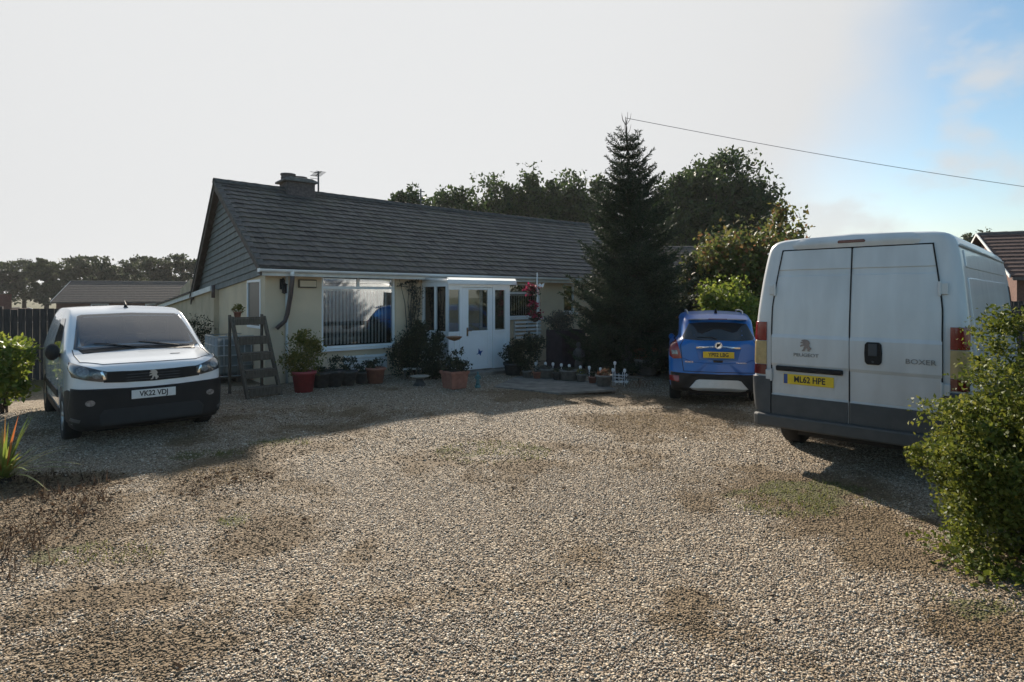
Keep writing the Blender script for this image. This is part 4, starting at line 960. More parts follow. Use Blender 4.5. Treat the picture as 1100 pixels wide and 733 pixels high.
        mb = MB(); mb.lathe([(0,-.0),(.10,-.0),(.115,.06),(.09,.13),(0,.15)], 14, (0,0,0), 'y'); mb.v = [(v[0]*.75, v[1]*.8, v[2]*1.0) for v in mb.v]
        mr = mb.build('wing_mirror', 'black', pv, True, loc=(-1.0,1.22,1.14) if s < 0 else (.955,1.62,1.15)); mr.rotation_euler = (0,0,R(180) if s < 0 else R(100))
        MB().tube([(s*.88,1.30,1.08),(s*.98,1.26,1.10)] if s < 0 else [(.88,1.5,1.09),(.95,1.55,1.12)], .03, 8).build('mirror_arm', 'black', pv, True)
        for y in (.89, 3.50): wheel(pv, s*.815, y, .325, .205, s, 6, 'silver')
    seam(bvh, [(-.80,.72),(-.78,.30),(-.55,.118),(0,.10),(.55,.118),(.78,.30),(.80,.72)], 'z', 1, 'bonnet_gap', pv, .006)
    for s in (-1, 1): seam(bvh, [(s*.80,.70),(s*.80,.93)], 'z', 1, 'bonnet_gap', pv, .006)
    P([(-.70,1.125),(-.35,1.148),(0,1.155),(.35,1.148),(.70,1.125),(.735,1.165),(.36,1.178),(0,1.183),(-.36,1.178),(-.735,1.165)], 'black', 'wiper_tray', .008)
    MB().box(.30,.42,.44,.455,1.092,1.096).build('washer_jet', 'black', pv)
    mb = MB(); 
    for (xa_, xb_) in ((-.55,.02),(.0,.52)): mb.tube([(xa_+.5,.87,1.178),(xa_+.2,.94,1.225),(xa_,.97,1.245)], .008, 5)
    mb.build('wiper', 'black', pv)
    MB().tube([(.0,1.98,1.71),(.0,2.0,1.745),(.0,2.10,1.82)], [.035,.02,.006], 8).build('aerial', 'black', pv, True)
    MB().box(-.6,.6,.3,4.1,.15,.26).build('underbody', 'black', pv)
    pv.scale = (.945,.96,.975)
    pl = plate(pv, 'VK22 VDJ', 0, .630, -.032, 'plate_w', -1)
build_partner()

# ---- blue car behind the big van; local y = forward, origin at the rear
def build_mokka():
    th = math.atan2(-math.sin(R(15)), math.cos(R(15)))
    x0, y0_, _ = pt(772, 375, 10.45)
    bc = thing('parked_car', 'blue compact hatchback with yellow number plate parked beyond the large van', 'car', (x0, y0_, float(zg(x0,y0_+1))-.01), th)
    SX = .95
    prof_ = [(.30,.06),(.40,.0),(.60,-.0),(.68,.05),(.95,.06),(1.12,.075),(1.24,.12),(1.50,.36),(1.58,.48),(1.72,.62)]
    def pr(z): return float(np.interp(z, [p[0] for p in prof_], [p[1] for p in prof_]))
    def sec(y, w, zb, zs, wr, zt, k=1., ins=0.):
        pts_ = [(0,zb),(w*.85,zb),(w*.97,zb+.10),(w,.66),(w*.985,zs),(wr*1.05,zs+(zt-zs)*.28),(wr,zt-.12),(wr*.78,zt-.03),(0,zt)]
        return [(max(0,x-ins*min(1,x/.3))*SX, y+pr(z)*k, z) for x, z in pts_]
    sts = [sec(0,.80,.34,1.02,.52,1.58,1,.10), sec(.015,.85,.30,1.04,.565,1.60,1,.05), sec(.06,.875,.28,1.06,.60,1.625,1,.02), sec(.16,.885,.26,1.06,.63,1.645,1,0), sec(.5,.89,.25,1.06,.65,1.665,.9,0), sec(1.2,.89,.24,1.04,.69,1.68,.4,0),
           sec(2.2,.89,.24,1.02,.68,1.67,0,0), sec(2.75,.89,.24,1.0,.67,1.60,0,0), sec(3.2,.89,.24,.99,.70,1.28,0,0), sec(3.5,.88,.24,.93,.72,1.08,0,0), sec(4.0,.85,.26,.84,.68,.96,0,0), sec(4.24,.70,.32,.76,.55,.84,0,0)]
    V, Fc = loft_body(sts, 5, 5); bvh = BVHTree.FromPolygons([Vector(v) for v in V], Fc)
    body_mesh('body', V, Fc, 'blue', bc, [(.93,.33,.37,.55,1.1),(3.48,.33,.37,.55,1.1)], (.36,'black'))
    P = lambda poly, m, nm, off=.006, **k: patch(bvh, [(x*SX,z) for x, z in poly], 'y', 1, m, nm, bc, off, .012, **k)
    P([(-.62,1.20),(-.3,1.175),(0,1.17),(.3,1.175),(.62,1.20),(.64,1.24),(.52,1.475),(.3,1.49),(0,1.495),(-.3,1.49),(-.52,1.475),(-.64,1.24)], 'carglass', 'rear_window', .006)
    P([(-.84,.36),(-.6,.30),(0,.285),(.6,.30),(.84,.36),(.865,.52),(.85,.62),(.5,.595),(0,.585),(-.5,.595),(-.85,.62),(-.865,.52)], 'black', 'rear_bumper', .018)
    P([(-.52,.34),(-.36,.315),(.36,.315),(.52,.34),(.40,.475),(.34,.49),(-.34,.49),(-.40,.475)], 'silver', 'skid_plate', .034)
    P([(-.40,1.045),(.40,1.045),(.40,1.072),(-.40,1.072)], 'chrome', 'chrome_strip', .026)
    P([(-.34,.84),(.34,.84),(.39,.99),(.40,1.035),(-.40,1.035),(-.39,.99)], 'blue', 'plate_recess', .004)
    for s in (-1, 1):
        tl_ = P([(s*.66,.86),(s*.80,.85),(s*.868,.90),(s*.862,1.10),(s*.80,1.175),(s*.74,1.16),(s*.69,1.0)], 'red', 'tail_light', .018)
        patch(bvh, [(s*.72*SX,.93),(s*.82*SX,.93),(s*.83*SX,1.0),(s*.74*SX,1.0)], 'y', 1, 'lampglass', 'lamp_lens', tl_, .023, .004)
        P([(s*.70,.44),(s*.85,.47),(s*.855,.56),(s*.70,.55)], 'red', 'reflector', .03)
        X = lambda poly, m, nm, off=.006, **k: patch(bvh, poly, 'x', -s, m, nm, bc, off, .012, **k)
        X([(.95,1.14),(2.95,1.10),(2.55,1.50),(1.2,1.53)], 'carglass', 'side_window', .005)
        X([(1.35,.27),(3.05,.27),(3.05,.42),(1.35,.42)], 'black', 'sill_trim', .012)
        mb = MB(); mb.tube([(s*.52*SX,.95,1.63),(s*.53*SX,1.05,1.675),(s*.54*SX,1.6,1.695),(s*.54*SX,2.3,1.68),(s*.54*SX,2.4,1.63)], .014, 8); mb.build('roof_rail', 'silver', bc, True)
        mb = MB(); mb.ball((s*.80,2.62,1.08), (.06,.09,.07), 12, 8); mb.build('wing_mirror', 'blue', bc, True)
        for y in (.93, 3.48): wheel(bc, s*.77*SX, y, .335, .21, s)
    P([(-.08,.79),(.08,.79),(.09,.83),(-.09,.83)], 'dark', 'boot_release', .008)
    for s in (-1, 1): seam(bvh, [(s*.60*SX,1.22),(s*.675*SX,1.10),(s*.655*SX,.86),(s*.62*SX,.635)], 'y', 1, 'tailgate_gap', bc, .006)
    seam(bvh, [(-.62*SX,.635),(-.3*SX,.625),(0,.622),(.3*SX,.625),(.62*SX,.635)], 'y', 1, 'tailgate_gap', bc, .006)
    seam(bvh, [(-.655*SX,.88),(-.46*SX,.80),(0,.765),(.46*SX,.80),(.655*SX,.88)], 'y', 1, 'tailgate_crease', bc, .010, 'blue', -.003)
    patch(bvh, [(-.60,.98),(.60,.98),(.64,1.02),(.58,1.45),(-.58,1.45),(-.64,1.02)], 'y', -1, 'carglass', 'windscreen', bc, .006, .012)
    mb = MB(); mb.grid(lambda u, v: ((-.54+1.08*u)*SX, .42-.20*v+.10*(abs(u-.5)*2)**3, 1.635-.065*v-.02*(abs(u-.5)*2)**2), 16, 4); mb.grid(lambda u, v: ((-.54+1.08*u)*SX, .24+.18*v+.10*(abs(u-.5)*2)**3, 1.555+.03*v-.02*(abs(u-.5)*2)**2), 16, 2)
    mb.build('roof_spoiler', 'blue', bc, True)
    MB().box(-.16,.16,.215,.235,1.553,1.568).build('brake_light', 'darkred', bc, bevel=.003)
    mb = MB(); mb.tube([(-.02,.10,1.20),(-.10,.125,1.235),(-.36,.13,1.235)], [.02,.014,.008], 6); mb.build('rear_wiper', 'black', bc)
    bd = MB(); bd.lathe([(.052,-.0),(.060,-.012),(.066,0),(.060,.008)], 20, (0,.035,1.10), 'y'); bd.lathe([(0,-.004),(.05,-.004)], 16, (0,.035,1.10), 'y'); bdo = bd.build('maker_emblem', 'chrome', bc, True)
    MB().prism([(-.03,1.06),(.0,1.08),(.035,1.11),(.03,1.14),(.005,1.125),(-.015,1.14),(-.035,1.115)], 'y', .022, .034).build('emblem_beast', 'dark', bdo)
    plate(bc, 'YP02 LBG', 0, .935, .033, 'plate_y', -1)
    text_part('car_badge', 'VAUXHALL', .035, 'chrome', bc, (.40*SX,.045,.80), (R(90),0,0), .002)
    text_part('car_badge', 'MOKKA', .04, 'chrome', bc, (-.52*SX,.052,.80), (R(90),0,0), .002)
    MB().tube([(0,.75,1.66),(0,.70,1.74)], [.03,.008], 8).build('aerial', 'black', bc, True)
    MB().box(-.5,.5,.3,3.9,.18,.3).build('underbody', 'black', bc)
build_mokka()
# ------------------------------------------------------------------ trees
def tree(name, label, px, d, top, rx, h0, leaf, n, size, ells=None, group=None, ry=None, clumps=46, cat='tree', r=.16, nb=6, spread=.24, shell=.5):
    """crown spans photo px +-rx, from row h0 (bottom) to row top, at distance d"""
    x, y, _ = pt(px, HY, d); zt = CH-(top-HY)/F*d; zb = CH-(h0-HY)/F*d; w = rx/F*d
    gz_ = float(zg(x,y)) if y < 20 else 0.
    t = thing(name, label, cat, (x,y,gz_), 0, group)
    if ells is None:
        H = zt-zb
        ells = [(0,0,zb+H*.5,w*.92,w*.8,H*.5)]
        for k in range(5):
            a = 2*math.pi*k/5+random.random(); ells.append((math.cos(a)*w*.5, math.sin(a)*w*.4, zb+H*random.uniform(.3,.72), w*.5, w*.45, H*.30))
    foliage('crown', ells, n, size, LEAF[leaf], t, clumps, spread, shell, .6, zmin=.15)
    tree_trunk(t, max(.6, zb+(zt-zb)*.72), r, nb, w*.75)
    return t
# far row on the left
spec = [(2,281,26,'far tree at the left edge of the tree line, low and rounded'),(26,277,22,'far tree with a flat crown above the brick chimneys'),(50,279,20,'far tree just left of the distant bungalow ridge'),
        (72,277,20,'far tree with thin gaps above the left end of the distant ridge'),(96,275,20,'far tree standing over the middle of the distant bungalow, darkest of the row'),(120,278,20,'small far tree in a dip of the tree line over the distant roof'),
        (144,276,22,'far umbrella shaped tree right of the dip in the tree line'),(170,275,22,'broad far tree over the right end of the distant roof'),(196,273,20,'far tree partly behind the bungalow gable edge'),(222,280,22,'far tree hidden behind the bungalow gable'),(-22,280,24,'far tree at the left picture margin')]
for k, (px, tp, rx, lb) in enumerate(spec[:9]):
    d = 84+5*math.sin(k*2.3)
    x, y, _ = pt(px, HY, d); t = thing('far_tree', lb, 'tree', (x,y,0), 0, 'distant tree line on the left'); zt = CH-(tp-HY)/F*d; w = rx/F*d
    foliage('crown', [(0,0,zt-1.3,w*.95,w*.8,1.3),(w*.4,0,zt-2.6,w*.7,w*.6,1.2),(-w*.45,0,zt-2.9,w*.7,w*.6,1.3),(0,0,zt-4.6,w*.9,w*.7,1.6)], 4200, .36, LEAF['far'], t, 60, .17, .3, .7)
    tree_trunk(t, zt-1, .22, 5, w*.6, zb=.5)
# trees behind the bungalow roof
back = [(441,204,26,292,42,'spindly far tree rising beside the small roof aerial'),(484,197,34,300,44,'loose leafy tree behind the middle of the roof ridge'),(534,189,36,300,46,'rounded tree behind the bungalow roof, left of the tallest one'),
        (578,184,32,300,45,'tallest of the trees behind the bungalow roof'),(622,187,34,305,46,'dense tree behind the right end of the roof, beside the fir')]
for px, tp, rx, bt, d, lb in back:
    tree('broadleaf_tree', lb, px, d, tp, rx*1.12, bt+12, 'oak', 26000, .29, group='trees behind the bungalow', spread=.17, clumps=170, shell=.15)
tree('broadleaf_tree', 'large dark spreading tree standing between the fir and the big van', 766, 40, 167, 66, 300, 'oak', 56000, .27, clumps=380, r=.3, nb=10, spread=.12, shell=.15)
tree('broadleaf_tree', 'young leafy tree catching the sun above the big van roof corner', 842, 17, 222, 26, 330, 'hedge', 3400, .13, r=.07, clumps=26)
tree('broadleaf_tree', 'small distant tree top over the van roof beside the brown roof', 1054, 42, 244, 15, 285, 'far', 2200, .25, r=.12)
tree('shrub', 'tall mixed hedge shrub with reddish leaves behind the blue car', 800, 16.5, 252, 62, 380, 'hedge', 24000, .13, cat='shrub', clumps=170, r=.06, shell=.25)
tree('shrub', 'low bright green shrub directly behind the blue car roof', 782, 14.4, 300, 34, 385, 'lime', 10000, .09, cat='shrub', r=.04, clumps=90, shell=.25)
tree('shrub', 'dark shrub between the fir and the reddish hedge', 738, 16.8, 272, 30, 385, 'dark', 6500, .11, cat='shrub', r=.05, clumps=50)
# the fir
def fir():
    x, y, _ = pt(678, HY, 14.9); f = thing('fir_tree', 'tall dark fir tree with spiky top beside the bungalow', 'tree', (x,y,0))
    H = 6.33; Ps, Ds, Ss = [], [], []; mb = MB()
    mb.tube([(0,0,-.1),(.02,0,2),(.03,.02,4),(-.12,0,H-.35),(-.14,0,H)], [.17,.13,.075,.022,.006], 8)
    zz = .12; k = 0
    while zz < H-.45:
        L = 1.86*(1-(zz/H))**.78*(1 if zz > .8 else .85+.15*zz/.8)+.06; nb = 12 if zz < 4.6 else (8 if zz < 5.5 else 5)
        for b in range(nb):
            a = 2*math.pi*(b+.5*(k%2)+random.uniform(-.3,.3))/nb; l = L*random.uniform(.62,1.18); el = random.uniform(-.12,.22)+.55*(zz/H)**2
            cx_ = -.13*max(0, (zz-4)/2.3); dx, dy = math.cos(a), math.sin(a); m = max(4, int(l*22)); pts_ = []
            for q in range(m+1):
                u = q/m; pts_.append((cx_+dx*l*u, dy*l*u, zz+math.sin(el)*l*u-.10*l*math.sin(math.pi*u)+.12*l*u*u))
            mb.tube([pts_[0], pts_[m//2], pts_[m]], [.016,.010,.004], 4)
            pa = np.array(pts_)
            for q in range(1, m+1):
                u = q/m; fwd = pa[q]-pa[q-1]; fwd /= np.linalg.norm(fwd); sd = np.cross(fwd, [0,0,1]); sd /= np.linalg.norm(sd)
                tl_ = (.34*l*(1-u)**.8*(.25+.75*min(1,u*3))+.07)
                for s in (-1, 1):
                    d_ = fwd*.8+sd*s*random.uniform(.6,1.)+np.array([0,0,random.uniform(-.22,.12)]); d_ /= np.linalg.norm(d_)
                    nn = max(2, int(tl_/.042))
                    for w in range(nn):
                        o_ = pa[q]+d_*tl_*w/nn
                        for e in range(2):
                            Ps.append(o_); Ds.append(d_+RNG.normal(size=3)*.55+np.array([0,0,.15])); Ss.append(.088*random.uniform(.7,1.3))
                Ps.append(pa[q]); Ds.append(fwd+RNG.normal(size=3)*.4); Ss.append(.09)
        zz += (.165 if zz < 4.2 else .20)*random.uniform(.85,1.15); k += 1
    for z0, n_ in ((H-.22,5),(H-.5,4),(H-.85,5)):
        for b in range(n_):
            a = 2*math.pi*b/n_+z0; mb.tube([(-.13,0,z0),(-.13+math.cos(a)*.10,math.sin(a)*.10,z0+.15),(-.13+math.cos(a)*.13,math.sin(a)*.13,z0+.30)], [.008,.006,.003], 4)
    V, I = leaf_arrays(np.array(Ps), np.array(Ds), np.array(Ss), .25, .02)
    npmesh('crown', V, 4, I, LEAF['fir'], f); mb.build('trunk', 'bark', f, True)
    return x, y, H
fx, fy, fh = fir()
# overhead cable from the fir's top out past the van
mb = MB(); a = Vector(pt(672.5,127,14.9)); b = Vector(pt(1180,212,15.5)); mb.tube([a.lerp(b, k/16)+Vector((0,0,-.10*math.sin(math.pi*k/16))) for k in range(17)], .007, 5)
tag(mb.build('overhead_cable', 'wire', None, True), 'thin dark overhead cable crossing the sky right of the fir', 'cable')

# ------------------------------------------------------------------ near plants
def blob_plant(name, label, x, y, z0, ells, n, size, leaf, cat, clumps=30, stems=5, sp=.25, asp=.5, group=None, up=.3, stemh=None, zmin=.01):
    t = thing(name, label, cat, (x,y,z0), 0, group)
    foliage('foliage', ells, n, size, LEAF[leaf], t, clumps, sp, .45, asp, zmin=zmin, up=up)
    mb = MB()
    for k in range(stems):
        e = ells[k % len(ells)]; q = (e[0]+random.uniform(-.5,.5)*e[3], e[1]+random.uniform(-.5,.5)*e[4], e[2]+random.uniform(-.2,.5)*e[5])
        mb.tube([(random.uniform(-.06,.06),random.uniform(-.06,.06),-.02),(q[0]*.5,q[1]*.5,q[2]*.55),q], [.018,.013,.006], 5)
    mb.build('stem', 'bark', t, True)
    return t
bx_, by_ = 3.66, 4.22
blob_plant('bush', 'large glossy green bush in the right foreground in front of the white van', bx_, by_, 0,
   [(.06,.05,.94,.46,.60,.58),(.30,.25,1.30,.50,.5,.50),(-.36,.0,.74,.42,.45,.46),(-.30,-.05,.60,.40,.4,.36),(.15,-.15,.45,.38,.40,.42),(.45,.1,.75,.55,.55,.7),(.52,.15,1.52,.32,.35,.36),(.2,-.2,.35,.5,.35,.35),(-.15,-.1,.40,.48,.4,.36),(.35,-.2,.25,.5,.4,.3)], 84000, .033, "box", 'bush', 520, 18, .13, .55)
# weeds at its foot
def weeds():
    P = []
    for px, py, rx, ry, n in ((1040,600,40,24,420),(1068,620,40,20,480),(1090,600,30,30,420)):
        x, y, _ = at(px,py); P.append(np.stack([x+RNG.normal(size=n)*rx*y/F*.5, y+RNG.normal(size=n)*ry*y*y/(F*CH)*.5, .01+.10*RNG.random(n)**1.5],1))
    P = np.concatenate(P); D = RNG.normal(size=P.shape)*np.array([1,1,.5])+np.array([0,0,.3]); V, I = leaf_arrays(P, D, .022+.038*RNG.random(len(P))**2, .65)
    o = npmesh('ground_cover', V, 4, I, LEAF['box']); o['kind'] = 'stuff'; o['label'] = 'low weeds and ivy spreading under the right bush'
weeds()
x, y, _ = pt(2, HY, 9.4)
blob_plant('shrub', 'bright green leafy shrub at the left edge beside the small van', x, y, 0, [(0,0,.86,.54,.4,.32),(.12,-.1,.52,.42,.3,.32),(-.2,.1,.8,.4,.4,.4)], 3600, .10, 'lime', 'shrub', 40, 6, .25, .5)
def strap_plant():
    x, y, _ = at(4, 517); t = thing('strap_leaf_plant', 'spiky strap leaved plant with yellow and orange blades at the left edge', 'plant', (x,y,0)); V = []; Fc = []
    for k in range(95):
        a = random.uniform(0, 2*math.pi); el = random.uniform(.5, 1.4); L = random.uniform(.40, .85); w = random.uniform(.010,.019); dx, dy = math.cos(a), math.sin(a); o = len(V)
        for q in range(6):
            u = q/5; r_ = L*u*math.cos(el)*(1+.2*u); z = L*(math.sin(el)*u-.55*u*u*(1.45-el)); ww = w*(1-u**2)+.001
            V += [(dx*r_-dy*ww, dy*r_+dx*ww, z+.01), (dx*r_+dy*ww, dy*r_-dx*ww, z+.01)]
        for q in range(5): Fc.append((o+2*q, o+2*q+1, o+2*q+3, o+2*q+2))
    m = MB(); m.v = V; m.f = Fc; m.build('leaf_blades', LEAF['spiky'], t, fix=False)
    MB().lathe([(.07,-.02),(.05,.06),(0,.07)], 8).build('crown_base', 'soil', t)
strap_plant()
x, y, _ = hw(-.5, 5.0); x, y, _ = pt(214, HY, 14.6)
blob_plant('shrub', 'small dark shrub against the side extension wall behind the small van', x-.05, y, 0, [(0,0,1.0,.28,.25,.33),(0,0,.5,.25,.25,.4)], 1500, .06, 'dark', 'shrub')
# climber on the front wall
cx0, cx1 = ht(429), ht(452); zc = hz(325, ht(440))
t = thing('climbing_plant', 'thin climbing plant on the front wall between window and porch', 'plant', hw((cx0+cx1)/2, -.05), HA)
foliage('foliage', [(0,-.05,zc+.22,.26,.05,.30),(.03,-.08,zc-.35,.22,.08,.45),(-.05,-.06,zc+.45,.3,.06,.08)], 800, .055, LEAF['pale'], t, 26, .25, .3, .5)
mb = MB()
for k in range(6):
    q = -.2+.08*k; mb.tube([(q*.3,-.05,0),(q*.6+random.uniform(-.1,.1),-.06,zc*.5),(q,-.05,zc),(q*1.3+random.uniform(-.1,.1),-.04,zc+.55)], [.018,.014,.010,.004], 5)
mb.build('stem', 'bark', t, True)

# ------------------------------------------------------------------ pots and garden things
def pot_prof(r, h, taper=.75): return [(0,.0),(r*taper,0),(r*.97,h*.84),(r*1.07,h*.85),(r*1.07,h),(r*.93,h),(r*.90,h*.88),(0,h*.88)]
def potted(name, label, px, py, w, hpx, m, plant=None, cat='flower pot', square=False, taper=.75, rot=.4, group=None):
    """photo column px, base row py, width and height in photo pixels; plant=(leaf, n, size, [(dx,dz,rx,rz)...] in metres)"""
    x, y, _ = at(px, py); r = w/2*y/F; h = hpx*y/F
    t = thing(name, label, cat, (x,y+r,0), rot if square else 0, group)
    if square:
        q = r*.84; mb = MB(); mb.prism([(-q*.82,0),(q*.82,0),(q,h),(-q,h)], 'y', -q, q); mb.v = [(v[0], v[1]*(.82+.18*v[2]/h), v[2]) for v in mb.v]; mb.box(-q*1.06,q*1.06,-q*1.06,q*1.06,h*.84,h+.004)
        mb.build('pot', m, t, bevel=.008); MB().box(-q*.9,q*.9,-q*.9,q*.9,h+.005,h+.012).build('soil', 'soil', t)
    else:
        MB().lathe(pot_prof(r,h,taper), 20).build('pot', m, t, True); MB().lathe([(0,h*.9),(r*.91,h*.89)], 16).build('soil', 'soil', t)
    if plant:
        leaf, n, size, el = plant
        foliage('foliage', [(dx,0,h+dz,rx,rx*.85,rz) for dx,dz,rx,rz in el], n, size, LEAF[leaf], t, max(10, n//40), .25, .4, .5, zmin=h*.6)
    return t
potted('flower_pot', 'tall red pot with a bushy yellow green shrub at the house corner', 322, 423, 25, 23, 'redpot', ('yel',2600,.06,[(0,.32,.36,.36),(-.1,.15,.30,.25),(.05,.6,.22,.2)]))
potted('flower_pot', 'left grey bowl pot beside the red pot', 341, 418, 23, 17, 'darkstone', ('dark',160,.05,[(0,.05,.16,.08)]), taper=.6)
potted('flower_pot', 'middle grey bowl pot below the big window with a small plant', 356, 417, 23, 18, 'darkstone', ('dark',260,.05,[(.02,.12,.14,.16)]), taper=.6)
potted('flower_pot', 'right grey bowl pot below the big window with dark leaves', 371, 415.5, 20, 16, 'darkstone', ('dark',300,.055,[(0,.12,.18,.16)]), taper=.6)
potted('flower_pot', 'round red pot under the louvred vent', 401, 413, 21, 17, 'terracotta', ('dark',380,.05,[(0,.06,.2,.12)]))
potted('flower_pot', 'dark pot with low leaves left of the round red pot', 386, 413, 15, 13, 'darkstone', ('dark',280,.05,[(0,.08,.16,.12)]))
potted('flower_pot', 'square terracotta planter with flowers in front of the porch', 487, 419, 27, 19, 'terracotta', ('dark',900,.06,[(0,.12,.26,.2),(.12,.28,.12,.18),(-.1,.22,.12,.15)]), square=True, rot=HA)
potted('flower_pot', 'grey pot with a rounded plant by the corner of the flower bed', 650, 417, 18, 13, 'stonepot', ('heather',420,.035,[(0,.04,.13,.07)]))
potted('flower_pot', 'grey stone planter holding red tipped heather beside the blue car', 697, 404, 25, 17, 'stonepot', ('heather',1500,.04,[(0,.10,.25,.16),(.05,.2,.18,.12)]), taper=.85)
potted('flower_pot', 'dark pot of leafy plants right of the white door', 551, 404, 20, 13, 'darkstone', ('dark',1400,.06,[(0,.15,.24,.22),(.1,.4,.15,.2)]))
potted('flower_pot', 'squat stone pot in the bed below the hanging basket', 587, 408, 18, 11, 'stonepot', ('pale',200,.04,[(0,.03,.13,.05)]), taper=.9)
potted('flower_pot', 'squat stone pot in the bed below the wooden planter', 612, 410.5, 20, 12, 'stonepot', ('dark',220,.04,[(0,.03,.14,.05)]), taper=.9)
for px, py, ww, hh, mt, lf, lb in ((566,407,10,8,'stonepot','dark','small grey pot first in the row along the path edge'),(577,408,9,8,'terracotta','pale','small terracotta pot left of the first squat stone pot'),(599,409.5,10,9,'darkstone','dark','small dark pot between the two squat stone pots'),(625,411.5,11,9,'stonepot','yel','small grey pot with yellow green leaves below the slim statue'),(637,413,9,8,'terracotta','dark','small terracotta pot left of the grey corner pot'),(662,410,10,9,'darkstone','heather','small dark pot behind the white wire stand')):
    potted('flower_pot', lb, px, py, ww, hh, mt, (lf,160,.035,[(0,.03,.09,.07)]))
# dark planting beside the porch
x, y, _ = at(442, 408)
blob_plant('shrub', 'dense dark shrub between the big window and the porch', x, y+.25, 0, [(0,0,.55,.42,.35,.5),(.25,.1,.8,.30,.3,.4),(-.3,0,.45,.25,.3,.35),(.1,.0,1.0,.2,.2,.25)], 5200, .065, 'dark', 'shrub', 70)
x, y, _ = at(466, 409)
blob_plant('shrub', 'dark flowering shrub by the left post of the porch', x, y+.15, 0, [(0,0,.45,.30,.3,.42),(.1,0,.8,.18,.2,.25)], 2600, .06, 'dark', 'shrub', 46)
x, y, _ = at(566, 405)
blob_plant('shrub', 'greyish shrub below the hanging basket right of the porch', x, y+.35, 0, [(0,0,.45,.35,.3,.4),(.15,.1,.75,.25,.25,.25)], 3200, .055, 'dark', 'shrub', 50)
x, y, _ = pt(601, 352, 15.3)
blob_plant('shrub', 'rounded grey leaved shrub on top of the dark timber planter', x, y, .98, [(0,0,.20,.34,.28,.26)], 1800, .06, 'pale', 'shrub', 40, zmin=-.02)
x, y, _ = pt(608, HY, 15.3)
mb = MB()
for k in range(7): mb.box(-.42+k*.12,-.312+k*.12,-.30,-.27,0,.98+.0*k); mb.box(-.42+k*.12,-.312+k*.12,.27,.30,0,.98)
mb.box(-.42,-.39,-.269,.269,0,.98); mb.box(.39,.42,-.269,.269,0,.98); mb.box(-.389,.389,-.269,.269,.9,.95)
o = mb.build('timber_planter', 'purplewood', None, bevel=.006, loc=(x,y,0), rotz=HA); tag(o, 'dark boarded timber planter beneath the small window', 'planter')
for (px, py, ww, lb) in ((640,396,30,'low dark shrub in the bed left of the fir trunk'),(690,394,26,'low dark shrub in the bed under the right side of the fir'),(662,392,26,'low dark shrub behind the garden statue')):
    x, y, _ = at(px, py); blob_plant('shrub', lb, x, y+.3, 0, [(0,0,.28,.42,.35,.28),(.2,.1,.4,.25,.25,.2)], 1900, .06, 'dark', 'shrub', 36, group='low shrubs in the flower bed')
# hanging basket on its pole
x, y, _ = pt(577, HY, 14.6); t = thing('hanging_basket', 'hanging baskets of red flowers on a white pole beside the porch', 'flower basket', (x,y,0))
mb = MB(); mb.tube([(0,0,0),(0,0,2.42)], .014, 6); mb.tube([(0,0,2.05),(-.16,0,2.10),(-.2,0,2.0)], .009, 5); mb.tube([(0,0,1.65),(-.12,0,1.68),(-.16,0,1.6)], .009, 5); mb.build('pole', 'whitepaint', t, True)
for (dx, z, r_, n_) in ((-.12,1.98,.15,220),(-.1,1.60,.12,170),(-.05,1.32,.14,170)):
    b = MB().lathe([(0,z-.12),(r_*.5,z-.09),(r_*.72,z),(r_*.6,z)], 14, (dx,0,0)).build('basket', 'soil', t, True)
    foliage('flowers', [(dx,0,z+.03,r_,r_,r_*.8)], n_, .055, LEAF['red'], b, 12, .3, .4, .8); foliage('foliage', [(dx,0,z+.0,r_*1.1,r_*1.1,r_*.9)], n_, .05, LEAF['dark'], b, 12, .3, .4, .6)
mb = MB(); mb.ball((.07,-.03,2.1),(.03,.02,.05),8,6); mb.add([(.07,-.03,2.1),(.18,-.03,2.17),(.14,-.03,2.05)],[(0,1,2)]); mb.add([(.07,-.02,2.1),(-.03,-.02,2.17),(.0,-.02,2.04)],[(0,1,2)]); mb.build('ornament', 'whitepaint', t)
# solar light stakes
stakes = [(575.5,391,404,'leftmost slim white light stake in the row beside the path'),(586,391,405,'second white light stake from the porch, behind the squat pot'),(594,391.5,406,'third white light stake from the porch, between the two squat pots'),(603,392.5,407,'white light stake left of the squat pot below the planter'),
          (611.5,393.5,408,'white light stake behind the squat pot below the planter'),(623.5,395,409,'white light stake in front of the pale left statue'),(633,395.5,412,'white light stake right of the pale left statue'),(645,397,411,'bright white light stake standing behind the grey pot'),
          (658.5,398,413,'low white light stake just right of the grey pot'),(660.5,390.5,413,'tallest white light stake, right of the grey pot'),(671,398.5,414,'white light stake on the white wire stand')]
for px, py, pb, lb in stakes:
    x, y, _ = at(px, pb); h = (pb-py)*y/F; t = thing('garden_light', lb, 'garden light', (x,y,0), 0, 'white light stakes along the flower bed')
    mb = MB(); mb.tube([(0,0,-.03),(0,0,h-.03)], .008, 6); mb.build('stake', 'whitepaint', t, True)
    mb = MB(); mb.lathe([(.012,h-.04),(.028,h-.02),(.032,h+.02),(.02,h+.04),(0,h+.045)], 10); mb.build('lamp_head', 'whitepaint', t, True)
